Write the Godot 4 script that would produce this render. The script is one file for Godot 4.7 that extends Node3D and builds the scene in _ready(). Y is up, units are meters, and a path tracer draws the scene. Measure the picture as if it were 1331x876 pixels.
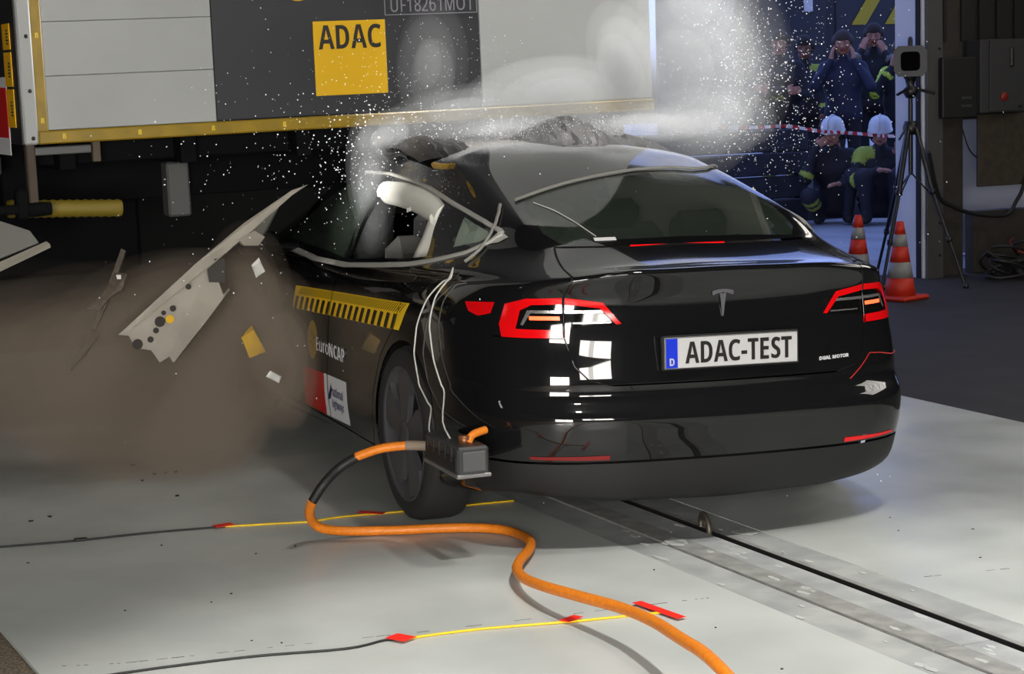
extends Node3D
# World axes: y up, the tow rail runs along z, the lorry trailer stands across it. The car sits turned 4.7 degrees to the rail.

const CAR_TURN := -0.08203
const SHEAR := 0.022          # the car leans a little to its right
var rng := RandomNumberGenerator.new()
var M := {}
var taken := {}

# ------------------------------------------------------------------ helpers
func numbered(called: String) -> String:
	if not taken.has(called):
		taken[called] = 0
		return called
	taken[called] += 1
	return "%s_%03d" % [called, taken[called]]

func thing(called: String, label: String, category: String, at := Vector3.ZERO, turn := 0.0, group := "") -> Node3D:
	var o := Node3D.new()
	o.name = numbered(called)
	add_child(o)
	o.position = at
	o.rotation.y = turn
	return tag(o, label, category, group)

func tag(o: Node3D, label: String, category: String, group := "", kind := "") -> Node3D:
	if label: o.set_meta("label", label)
	if category: o.set_meta("category", category)
	if group: o.set_meta("group", group)
	if kind: o.set_meta("kind", kind)
	return o

func obj(called: String, mesh: Mesh, m: Material, parent: Node = null, at := Vector3.ZERO) -> MeshInstance3D:
	var o := MeshInstance3D.new()
	o.mesh = mesh
	o.material_override = m
	o.position = at
	if parent == null:
		o.name = numbered(called)
		add_child(o)
	else:
		o.name = called
		parent.add_child(o, true)
	return o

func struct(called: String, mesh: Mesh, m: Material, label: String, at := Vector3.ZERO) -> MeshInstance3D:
	var o := obj(called, mesh, m, null, at)
	tag(o, label, called.split("_")[0], "", "structure")
	return o

func begin() -> SurfaceTool:
	var st := SurfaceTool.new()
	st.begin(Mesh.PRIMITIVE_TRIANGLES)
	return st

func done(st: SurfaceTool, smooth := false) -> ArrayMesh:
	if not smooth: st.set_smooth_group(-1)
	st.generate_normals()
	return st.commit()

func tri(st: SurfaceTool, a: Vector3, b: Vector3, c: Vector3) -> void:
	st.add_vertex(a); st.add_vertex(b); st.add_vertex(c)

func quad(st: SurfaceTool, a: Vector3, b: Vector3, c: Vector3, d: Vector3) -> void:
	tri(st, a, b, c); tri(st, a, c, d)

# a box with chamfered edges, placed by a transform; flat shaded
func add_box(st: SurfaceTool, size: Vector3, t := Transform3D(), bev := 0.0) -> void:
	var h := size * 0.5
	st.set_smooth_group(-1)
	if bev <= 0.0:
		var p := []
		for i in 8: p.append(t * Vector3(h.x if i & 1 else -h.x, h.y if i & 2 else -h.y, h.z if i & 4 else -h.z))
		for f in [[0, 2, 3, 1], [5, 7, 6, 4], [4, 6, 2, 0], [1, 3, 7, 5], [2, 6, 7, 3], [4, 0, 1, 5]]:
			quad(st, p[f[3]], p[f[2]], p[f[1]], p[f[0]])
		return
	var b := minf(bev, minf(h.x, minf(h.y, h.z)) * 0.95)
	var v := func(sx: float, sy: float, sz: float, ax: int) -> Vector3:
		var q := Vector3(sx * (h.x - (0.0 if ax == 0 else b)), sy * (h.y - (0.0 if ax == 1 else b)), sz * (h.z - (0.0 if ax == 2 else b)))
		return t * q
	var c: Vector3 = t.origin
	for ax in 3:
		for s in [-1.0, 1.0]:
			var pts := []
			for k in [[-1.0, -1.0], [1.0, -1.0], [1.0, 1.0], [-1.0, 1.0]]:
				var e := Vector3.ZERO
				e[ax] = s; e[(ax + 1) % 3] = k[0]; e[(ax + 2) % 3] = k[1]
				pts.append(v.call(e.x, e.y, e.z, ax))
			out_quad(st, pts[0], pts[1], pts[2], pts[3], c)
	for ax in 3:
		var a1 := (ax + 1) % 3
		var a2 := (ax + 2) % 3
		for s1 in [-1.0, 1.0]:
			for s2 in [-1.0, 1.0]:
				var pts := []
				for k in [[-1.0, a1], [1.0, a1], [1.0, a2], [-1.0, a2]]:
					var e := Vector3.ZERO
					e[ax] = k[0]; e[a1] = s1; e[a2] = s2
					pts.append(v.call(e.x, e.y, e.z, k[1]))
				out_quad(st, pts[0], pts[1], pts[2], pts[3], c)
	for sx in [-1.0, 1.0]:
		for sy in [-1.0, 1.0]:
			for sz in [-1.0, 1.0]:
				out_tri(st, v.call(sx, sy, sz, 0), v.call(sx, sy, sz, 1), v.call(sx, sy, sz, 2), c)

func out_tri(st: SurfaceTool, a: Vector3, b: Vector3, c: Vector3, centre: Vector3) -> void:
	if (b - a).cross(c - a).dot(a + b + c - 3.0 * centre) > 0.0: tri(st, a, c, b)
	else: tri(st, a, b, c)

func out_quad(st: SurfaceTool, a: Vector3, b: Vector3, c: Vector3, d: Vector3, centre: Vector3) -> void:
	if (b - a).cross(c - a).dot(a + b + c + d - 4.0 * centre) > 0.0: quad(st, a, d, c, b)
	else: quad(st, a, b, c, d)

func box(size: Vector3, bev := 0.0, t := Transform3D()) -> ArrayMesh:
	var st := begin()
	add_box(st, size, t, bev)
	return done(st)

func T(at: Vector3, euler := Vector3.ZERO) -> Transform3D:
	return Transform3D(Basis.from_euler(euler), at)

func spline(pts: Array, n: int) -> PackedVector3Array:
	var out := PackedVector3Array()
	for i in pts.size() - 1:
		var a: Vector3 = pts[maxi(i - 1, 0)]
		var b: Vector3 = pts[i]
		var c: Vector3 = pts[i + 1]
		var d: Vector3 = pts[mini(i + 2, pts.size() - 1)]
		for k in n: out.append(b.cubic_interpolate(c, a, d, float(k) / n))
	out.append(pts[-1])
	return out

# a round tube along a path; radius may vary along it
func add_tube(st: SurfaceTool, path: PackedVector3Array, r0: float, sides := 8, r1 := -1.0, caps := true, squash := 1.0) -> void:
	st.set_smooth_group(1)
	var n := path.size()
	var rings := []
	var up := Vector3(0.13, 1, 0.07).normalized()
	var last := Vector3.ZERO
	for i in n:
		var d := (path[mini(i + 1, n - 1)] - path[maxi(i - 1, 0)])
		if d.length() < 1e-7: d = last
		d = d.normalized()
		last = d
		var u := up - d * up.dot(d)
		if u.length() < 0.05: u = Vector3.RIGHT - d * d.x
		u = u.normalized()
		up = u
		var w := d.cross(u)
		var r := r0 if r1 < 0.0 else lerpf(r0, r1, float(i) / maxf(1.0, n - 1))
		var ring := PackedVector3Array()
		for k in sides:
			var a := TAU * k / sides
			ring.append(path[i] + u * (cos(a) * r * squash) + w * (sin(a) * r))
		rings.append(ring)
	for i in n - 1:
		for k in sides:
			var k2 := (k + 1) % sides
			quad(st, rings[i][k], rings[i + 1][k], rings[i + 1][k2], rings[i][k2])
	if caps:
		st.set_smooth_group(-1)
		for k in range(1, sides - 1):
			tri(st, rings[0][0], rings[0][k], rings[0][k + 1])
			tri(st, rings[n - 1][0], rings[n - 1][k + 1], rings[n - 1][k])

func tube(pts: Array, r: float, smooth := 0, sides := 8, r1 := -1.0) -> ArrayMesh:
	var st := begin()
	add_tube(st, spline(pts, smooth) if smooth else PackedVector3Array(pts), r, sides, r1)
	st.generate_normals()
	return st.commit()

# profile of (radius, height) turned about y
func add_lathe(st: SurfaceTool, prof: Array, sides := 24, t := Transform3D(), smooth := true) -> void:
	st.set_smooth_group(1 if smooth else -1)
	for i in prof.size() - 1:
		for k in sides:
			var a := TAU * k / sides
			var b := TAU * (k + 1) / sides
			var p: Vector2 = prof[i]
			var q: Vector2 = prof[i + 1]
			var p0 := t * Vector3(cos(a) * p.x, p.y, sin(a) * p.x)
			var p1 := t * Vector3(cos(b) * p.x, p.y, sin(b) * p.x)
			var q0 := t * Vector3(cos(a) * q.x, q.y, sin(a) * q.x)
			var q1 := t * Vector3(cos(b) * q.x, q.y, sin(b) * q.x)
			if p.x > 1e-6: tri(st, p0, p1, q1)
			if q.x > 1e-6: tri(st, p0, q1, q0)

func lathe(prof: Array, sides := 24, t := Transform3D(), smooth := true) -> ArrayMesh:
	var st := begin()
	add_lathe(st, prof, sides, t, smooth)
	st.generate_normals()
	return st.commit()

# a flat outline (x, y) with thickness along z from z0 to z1
func add_prism(st: SurfaceTool, outline: PackedVector2Array, z0: float, z1: float, t := Transform3D()) -> void:
	st.set_smooth_group(-1)
	var o := outline
	if Geometry2D.is_polygon_clockwise(o):
		o = o.duplicate()
		o.reverse()
	var idx := Geometry2D.triangulate_polygon(o)
	for i in range(0, idx.size(), 3):
		var a := o[idx[i]]; var b := o[idx[i + 1]]; var c := o[idx[i + 2]]
		if (b - a).cross(c - a) < 0.0:
			var s := b; b = c; c = s
		tri(st, t * Vector3(a.x, a.y, z1), t * Vector3(c.x, c.y, z1), t * Vector3(b.x, b.y, z1))
		tri(st, t * Vector3(a.x, a.y, z0), t * Vector3(b.x, b.y, z0), t * Vector3(c.x, c.y, z0))
	for i in o.size():
		var a := o[i]; var b := o[(i + 1) % o.size()]
		quad(st, t * Vector3(a.x, a.y, z0), t * Vector3(a.x, a.y, z1), t * Vector3(b.x, b.y, z1), t * Vector3(b.x, b.y, z0))

func prism(outline: PackedVector2Array, z0: float, z1: float, t := Transform3D()) -> ArrayMesh:
	var st := begin()
	add_prism(st, outline, z0, z1, t)
	return done(st)

func words(text: String, high: float, wide: float, depth := 0.002, bold := true, face := "Droid Sans") -> ArrayMesh:
	var tm := TextMesh.new()
	var f := SystemFont.new()
	f.font_names = PackedStringArray([face])
	f.font_weight = 700 if bold else 400
	tm.font = f
	tm.text = text
	tm.font_size = 48
	tm.pixel_size = 0.01
	tm.depth = 0.05
	tm.curve_step = 1.5
	var src := tm.get_mesh_arrays()
	var v: PackedVector3Array = src[Mesh.ARRAY_VERTEX]
	var lo := Vector3.INF
	var hi := -Vector3.INF
	for p in v: lo = lo.min(p); hi = hi.max(p)
	var k := Vector3(wide / (hi.x - lo.x), high / (hi.y - lo.y), depth / maxf(hi.z - lo.z, 1e-6))
	var w := PackedVector3Array()
	for p in v: w.append((p - (lo + hi) * 0.5) * k)
	src[Mesh.ARRAY_VERTEX] = w
	var am := ArrayMesh.new()
	var keep := []
	keep.resize(Mesh.ARRAY_MAX)
	keep[Mesh.ARRAY_VERTEX] = w
	keep[Mesh.ARRAY_INDEX] = src[Mesh.ARRAY_INDEX]
	keep[Mesh.ARRAY_NORMAL] = src[Mesh.ARRAY_NORMAL]
	am.add_surface_from_arrays(Mesh.PRIMITIVE_TRIANGLES, keep)
	return am

# ------------------------------------------------------------------ materials
func mat(called: String, c: Color, rough := 0.6, metal := 0.0, spec := 0.5) -> StandardMaterial3D:
	if M.has(called): return M[called]
	var m := StandardMaterial3D.new()
	m.resource_name = called
	m.albedo_color = c
	m.roughness = rough
	m.metallic = metal
	m.metallic_specular = spec
	m.cull_mode = BaseMaterial3D.CULL_DISABLED
	M[called] = m
	return m

func glow(called: String, c: Color, e: float) -> StandardMaterial3D:
	var m := mat(called, c, 0.3)
	m.emission_enabled = true
	m.emission = c
	m.emission_energy_multiplier = e
	return m

func noise_tex(freq: float, stops: Array, sd: int, size := 512, octaves := 4) -> NoiseTexture2D:
	var n := FastNoiseLite.new()
	n.seed = sd
	n.frequency = freq
	n.fractal_octaves = octaves
	var t := NoiseTexture2D.new()
	t.width = size; t.height = size
	t.seamless = true
	t.noise = n
	var g := Gradient.new()
	g.offsets = PackedFloat32Array()
	g.colors = PackedColorArray()
	var off := PackedFloat32Array()
	var col := PackedColorArray()
	for s in stops:
		off.append(s[0]); col.append(s[1])
	g.offsets = off; g.colors = col
	t.color_ramp = g
	return t

func noisy(called: String, a: Color, b: Color, freq: float, tile: float, rough := 0.7, sd := 1, metal := 0.0) -> StandardMaterial3D:
	if M.has(called): return M[called]
	var m := mat(called, Color.WHITE, rough, metal)
	m.albedo_texture = noise_tex(freq, [[0.2, a], [0.8, b]], sd)
	m.uv1_triplanar = true
	m.uv1_world_triplanar = true
	m.uv1_scale = Vector3.ONE / tile
	return m

# ------------------------------------------------------------------ the scene
func _ready() -> void:
	rng.seed = 7
	camera_sky_lights()
	setting()
	build_car()
	build_trailer()
	build_floor_things()
	build_background()
	build_people()
	build_debris()
	build_dust()

func camera_sky_lights() -> void:
	var cam := Camera3D.new()
	cam.name = "view"
	cam.transform = Transform3D(Basis(Vector3(0.904826, -0.029442, 0.424762), Vector3(0.081831, 0.991034, -0.105622), Vector3(-0.417844, 0.130328, 0.899123)), Vector3(-3.764846, 1.7042, 7.049017))
	cam.fov = 18.668
	cam.near = 0.05
	cam.far = 200.0
	add_child(cam)
	cam.current = true
	var we := WorldEnvironment.new()
	we.name = "environment"
	var e := Environment.new()
	e.background_mode = Environment.BG_SKY
	var sm := ProceduralSkyMaterial.new()
	sm.sky_top_color = Color(0.46, 0.54, 0.80)
	sm.sky_horizon_color = Color(0.58, 0.65, 0.88)
	sm.ground_horizon_color = Color(0.42, 0.46, 0.6)
	sm.ground_bottom_color = Color(0.25, 0.27, 0.33)
	sm.sky_energy_multiplier = 1.4
	sm.ground_energy_multiplier = 0.5
	var sky := Sky.new()
	sky.sky_material = sm
	e.sky = sky
	e.tonemap_mode = Environment.TONE_MAPPER_LINEAR
	e.tonemap_exposure = 1.0
	e.sdfgi_enabled = true
	e.ssao_enabled = true
	e.ssil_enabled = true
	e.volumetric_fog_enabled = true
	e.volumetric_fog_density = 0.0
	we.environment = e
	add_child(we)
	# the floods of tiled lamps high on the right, seen again in the paint of the car
	lamp_bank("flood_light_bank", "large bank of tiled white film lights hung high on the right of the hall", Vector3(6.6, 4.3, 1.6), Vector3(0.4, 0.4, 0.6), 8, 3, Vector2(0.40, 0.55), 0.10, 8.0)
	lamp_bank("flood_light_bank", "second bank of tiled white film lights hung high on the right near the gate", Vector3(7.4, 4.4, -3.6), Vector3(0.6, 1.0, 0.0), 8, 2, Vector2(0.28, 0.9), 0.14, 3.0)
	lamp_bank("stand_light_panel", "pair of tall white studio light panels standing left of the photographer", Vector3(-5.4, 1.35, 9.2), Vector3(-0.6, 0.7, 0.6), 2, 1, Vector2(1.2, 2.3), 0.4, 62.0)
	lamp_bank("stand_light_panel", "smaller pair of white studio light panels standing right behind the photographer", Vector3(-1.7, 2.55, 9.6), Vector3(-0.4, 0.7, 0.9), 2, 1, Vector2(0.75, 1.5), 0.3, 13.0)
	# the hall flood behind the photographer: its beam ends just before the car
	hall_flood("hall_flood_light", "round hall flood light under the ceiling behind the photographer", Vector3(-1.2, 6.7, 4.5), Vector3(-0.75, 0.0, 3.8), 27.5, 52.0)
	hall_flood("hall_flood_light", "round hall flood light under the ceiling above the rail", Vector3(0.6, 6.4, 3.0), Vector3(-0.2, 0.9, -1.8), 46.0, 8.5)
	hall_flood("beam_spotlight", "narrow spotlight on the right wall lighting the dust over the roof", Vector3(8.6, 3.1, -1.45), Vector3(0.9, 1.70, -1.60), 5.5, 150.0)
	hall_flood("beam_spotlight", "narrow spotlight under the ceiling shining straight down past the trailer", Vector3(0.95, 6.6, -1.30), Vector3(0.72, 1.6, -1.50), 12.5, 66.0)
	hall_flood("beam_spotlight", "narrow spotlight on the left wall lighting the dust by the side window", Vector3(-7.5, 3.4, -1.35), Vector3(-0.5, 1.28, -1.32), 2.8, 150.0)

func lamp_bank(called: String, label: String, at: Vector3, towards: Vector3, nx: int, ny: int, tile: Vector2, gap: float, energy: float) -> void:
	var o := thing(called, label, "lamp", at)
	o.look_at_from_position(at, towards, Vector3.UP)
	var w := nx * tile.x + (nx - 1) * gap
	var h := ny * tile.y + (ny - 1) * gap
	obj("housing", box(Vector3(w + 0.16, h + 0.16, 0.1), 0.01), mat("lamp_housing", Color(0.05, 0.05, 0.055), 0.6), o, Vector3(0, 0, 0.07))
	var area := nx * ny * tile.x * tile.y
	var bright := PI * energy / area
	var face := glow(called + "_lamp_face", Color(1.0, 0.98, 0.95), minf(bright, 14.0))
	for i in nx:
		for j in ny:
			obj("lamp_face", box(Vector3(tile.x, tile.y, 0.02), 0.004), face, o, Vector3(-w * 0.5 + tile.x * 0.5 + i * (tile.x + gap), -h * 0.5 + tile.y * 0.5 + j * (tile.y + gap), 0.01))
	var l := AreaLight3D.new()
	l.name = "lamp_light"
	l.area_size = Vector2(w, h)
	l.area_normalize_energy = true
	l.light_energy = energy
	l.light_color = Color(1.0, 0.98, 0.95)
	l.area_range = 40.0
	l.area_attenuation = 2.0
	l.shadow_enabled = true
	o.add_child(l)
	l.position = Vector3(0, 0, -0.03)

func hall_flood(called: String, label: String, at: Vector3, towards: Vector3, angle: float, energy: float) -> void:
	var o := thing(called, label, "lamp", at)
	o.look_at_from_position(at, towards, Vector3(0.1, 1, 0.05).normalized())
	var st := begin()
	add_lathe(st, [Vector2(0.0, 0.22), Vector2(0.08, 0.22), Vector2(0.12, 0.12), Vector2(0.24, 0.0), Vector2(0.25, 0.0), Vector2(0.13, 0.13), Vector2(0.09, 0.24), Vector2(0.0, 0.24)], 24, T(Vector3.ZERO, Vector3(PI / 2, 0, 0)))
	st.generate_normals()
	obj("housing", st.commit(), mat("lamp_housing", Color(0.05, 0.05, 0.055), 0.6), o)
	obj("lamp_face", lathe([Vector2(0.0, 0.0), Vector2(0.2, 0.0), Vector2(0.2, 0.02), Vector2(0.0, 0.02)], 24, T(Vector3(0, 0, 0.02), Vector3(PI / 2, 0, 0))), glow("flood_lamp_face", Color(1, 0.98, 0.95), 6.0), o)
	var l := SpotLight3D.new()
	l.name = "lamp_light"
	l.spot_angle = angle
	l.spot_angle_attenuation = 0.35
	l.spot_range = 40.0
	l.spot_attenuation = 2.0
	l.light_energy = energy
	l.light_size = 0.2
	l.light_color = Color(1.0, 0.985, 0.96)
	l.shadow_enabled = true
	o.add_child(l)
	l.position = Vector3(0, 0, -0.03)

func slab(x0: float, x1: float, z0: float, z1: float, top := 0.0, thick := 0.3) -> ArrayMesh:
	return box(Vector3(x1 - x0, thick, z1 - z0), 0.0, T(Vector3((x0 + x1) * 0.5, top - thick * 0.5, (z0 + z1) * 0.5)))

func setting() -> void:
	var paint := noisy("painted_concrete", Color(0.67, 0.69, 0.68), Color(0.74, 0.755, 0.745), 0.004, 2.6, 0.62, 3)
	paint.roughness_texture = noise_tex(0.01, [[0.3, Color(0.5, 0.5, 0.5)], [0.7, Color(0.75, 0.75, 0.75)]], 9)
	var rough := noisy("bare_concrete", Color(0.115, 0.105, 0.095), Color(0.155, 0.142, 0.128), 0.006, 1.7, 0.85, 4)
	var gravel := noisy("rough_brown_concrete", Color(0.27, 0.235, 0.19), Color(0.5, 0.45, 0.38), 0.09, 0.7, 0.95, 5)
	var apron := noisy("outdoor_concrete", Color(0.55, 0.56, 0.58), Color(0.63, 0.64, 0.66), 0.005, 3.0, 0.85, 6)
	var track := noisy("worn_grey_concrete", Color(0.56, 0.575, 0.575), Color(0.65, 0.66, 0.655), 0.006, 0.9, 0.6, 7)
	struct("floor", slab(-2.60, -0.412, -6.3, 15.0), paint, "pale grey painted hall floor left of the tow rail")
	struct("floor", slab(0.128, 2.33, -6.3, 15.0), paint, "pale grey painted hall floor right of the tow rail")
	struct("floor", slab(2.33, 13.0, -6.3, 15.0, -0.004), rough, "bare dark concrete floor on the right side of the hall")
	struct("floor", slab(-10.0, -2.60, -6.3, 15.0, -0.012), gravel, "rough brown concrete at the edge of the painted floor")
	struct("floor", slab(-30.0, 40.0, -45.0, -6.3, -0.01), apron, "pale concrete apron outside the gate")
	# the tow rail set into the floor
	var rail := thing("tow_rail", "flat grey steel tow rail with a narrow black slot set in the floor", "rail", Vector3(0, 0, 0))
	obj("edge_band", slab(-0.412, -0.272, -6.3, 15.0, -0.002), track, rail).set_meta("label", "grey concrete band beside the rail")
	obj("edge_band", slab(0.004, 0.128, -6.3, 15.0, -0.002), track, rail)
	var steel := noisy("worn_steel_plate", Color(0.60, 0.615, 0.62), Color(0.69, 0.70, 0.70), 0.008, 0.8, 0.55, 8, 0.1)
	var dim := noisy("stained_steel_plate", Color(0.50, 0.505, 0.50), Color(0.6, 0.605, 0.59), 0.01, 0.6, 0.6, 11, 0.1)
	for s in [[-6.3, -2.0], [-1.996, 2.336], [2.342, 6.5], [6.504, 15.0]]:
		obj("cover_plate", slab(-0.264, -0.17, s[0], s[1], 0.003), dim, rail)
		obj("rail_plate", slab(-0.169, -0.058, s[0], s[1], 0.0), steel, rail)
	obj("slot_side", slab(-0.018, 0.004, -6.3, 15.0, -0.001), dim, rail)
	obj("slot_bed", slab(-0.272, -0.01, -6.3, 15.0, -0.11, 0.1), mat("slot_black", Color(0.03, 0.03, 0.03), 0.9), rail)
	for x in [-0.0565, -0.0195]: obj("slot_liner", box(Vector3(0.003, 0.1, 21.2)), mat("slot_black", Color.BLACK), rail, Vector3(x, -0.0515, 4.35))
	for i in 46:
		var z := rng.randf_range(0.5, 2.9) if i > 8 else rng.randf_range(0.55, 1.05)
		var x := rng.randf_range(-0.4, -0.07) if i % 5 else rng.randf_range(0.01, 0.11)
		var pts := PackedVector2Array()
		var r := rng.randf_range(0.006, 0.02) if i > 8 else rng.randf_range(0.02, 0.045)
		for k in 9:
			var q := r * rng.randf_range(0.5, 1.1)
			pts.append(Vector2(cos(TAU * k / 9) * q * 0.8, sin(TAU * k / 9) * q * 1.9))
		obj("paint_patch", prism(pts, 0.0, 0.0012, T(Vector3(x, 0.0032 if x < -0.17 and x > -0.264 else 0.0, z), Vector3(-PI / 2, 0, 0))), paint, rail)
	# shell of the hall
	var dark := noisy("dark_wall_sheet", Color(0.05, 0.048, 0.045), Color(0.065, 0.062, 0.058), 0.004, 2.0, 0.8, 12)
	var pale := mat("hall_wall_grey", Color(0.11, 0.11, 0.11), 0.9)
	struct("wall_right", box(Vector3(0.3, 7.4, 21.6)), pale, "grey right wall of the hall", Vector3(13.0, 3.6, 4.4))
	struct("wall_left", box(Vector3(0.3, 7.4, 21.6)), pale, "grey left wall of the hall", Vector3(-10.0, 3.6, 4.4))
	struct("wall_front", box(Vector3(23.4, 7.4, 0.3)), pale, "grey wall of the hall behind the photographer", Vector3(1.5, 3.6, 15.1))
	struct("ceiling", box(Vector3(23.4, 0.3, 21.6)), mat("hall_ceiling", Color(0.09, 0.09, 0.092), 0.9), "dark ceiling of the hall", Vector3(1.5, 7.3, 4.4))
	struct("wall_back", box(Vector3(12.9, 7.4, 0.3)), mat("hall_back_dark", Color(0.07, 0.07, 0.075), 0.9), "dark back wall of the hall behind the trailer", Vector3(-3.55, 3.6, -6.15))
	struct("trim_1", box(Vector3(3.2, 2.6, 0.3)), mat("hall_back_dark", Color(0.07, 0.07, 0.075), 0.9), "lintel above the open hall gate", Vector3(4.35, 6.0, -6.15))
	# the wall right of the gate, boards with gaps to the daylight
	var brown := noisy("brown_board", Color(0.13, 0.118, 0.10), Color(0.175, 0.158, 0.13), 0.012, 0.9, 0.8, 13)
	struct("wall_back", box(Vector3(0.30, 7.4, 0.08)), brown, "dark brown board wall beside the gate post", Vector3(6.03, 3.6, -5.98))
	struct("wall_back", box(Vector3(6.6, 5.9, 0.1)), dark, "dark sheet wall above the brown boards", Vector3(9.5, 4.15, -6.0))
	struct("wall_back", box(Vector3(6.5, 0.48, 0.1)), brown, "low brown board at the foot of the wall under the daylight gap", Vector3(9.52, 0.24, -5.98))
	for i in 7:
		struct("trim_2", box(Vector3(0.03, 5.0, 0.03), 0.004), dark, "upright seam rib of the dark sheet wall", Vector3(6.0 + i * 0.17, 4.3, -5.93))
	# gate post
	var post := thing("door_1", "pale grey steel post of the open hall gate", "gate", Vector3(0, 0, 0))
	tag(post, "", "", "", "structure")
	var pm := mat("post_pale", Color(0.72, 0.73, 0.76), 0.5)
	obj("post", box(Vector3(0.14, 4.9, 0.36), 0.006), pm, post, Vector3(5.83, 2.44, -6.06))
	obj("seal", box(Vector3(0.012, 4.9, 0.05)), mat("rubber_black", Color(0.025, 0.025, 0.025), 0.8), post, Vector3(5.752, 2.44, -5.93))
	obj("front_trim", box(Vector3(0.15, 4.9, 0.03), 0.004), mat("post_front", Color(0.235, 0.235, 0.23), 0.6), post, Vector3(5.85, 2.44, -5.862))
	for y in [0.17, 0.42, 1.33, 1.75]:
		obj("bolt", lathe([Vector2(0.012, 0.0), Vector2(0.01, 0.006), Vector2(0.0, 0.008)], 8, T(Vector3(5.89, y, -5.847), Vector3(PI / 2, 0, 0))), mat("rubber_black", Color.BLACK), post)

# ------------------------------------------------------------------ the car
var soup_v := PackedVector3Array()
var soup_n := PackedVector3Array()
var car: Node3D
var bins := {}

func centri(p: Array, n: Array, pre: Vector3, post: Vector3) -> PackedVector3Array:
	var out := PackedVector3Array()
	for i in p.size() - 1:
		var a: Vector3 = p[i - 1] if i > 0 else pre
		var b: Vector3 = p[i]
		var c: Vector3 = p[i + 1]
		var d: Vector3 = p[i + 2] if i + 2 < p.size() else post
		var t1 := sqrt(maxf((c - b).length(), 1e-5))
		var t0 := -sqrt(maxf((b - a).length(), 1e-5))
		var t2 := t1 + sqrt(maxf((d - c).length(), 1e-5))
		for k in n[i]:
			out.append(b.cubic_interpolate_in_time(c, a, d, float(k) / n[i], t1, t0, t2))
	out.append(p[-1])
	return out

func flip(v: Vector3) -> Vector3:
	return Vector3(-v.x, v.y, v.z)

func keyed(at: Array, vals: Array) -> Array:
	var out := []
	for c in 17:
		for i in at.size() - 1:
			if c >= at[i] and c <= at[i + 1]:
				var t: float = float(c - at[i]) / (at[i + 1] - at[i])
				out.append(lerpf(vals[i], vals[i + 1], t))
				break
	return out

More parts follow.
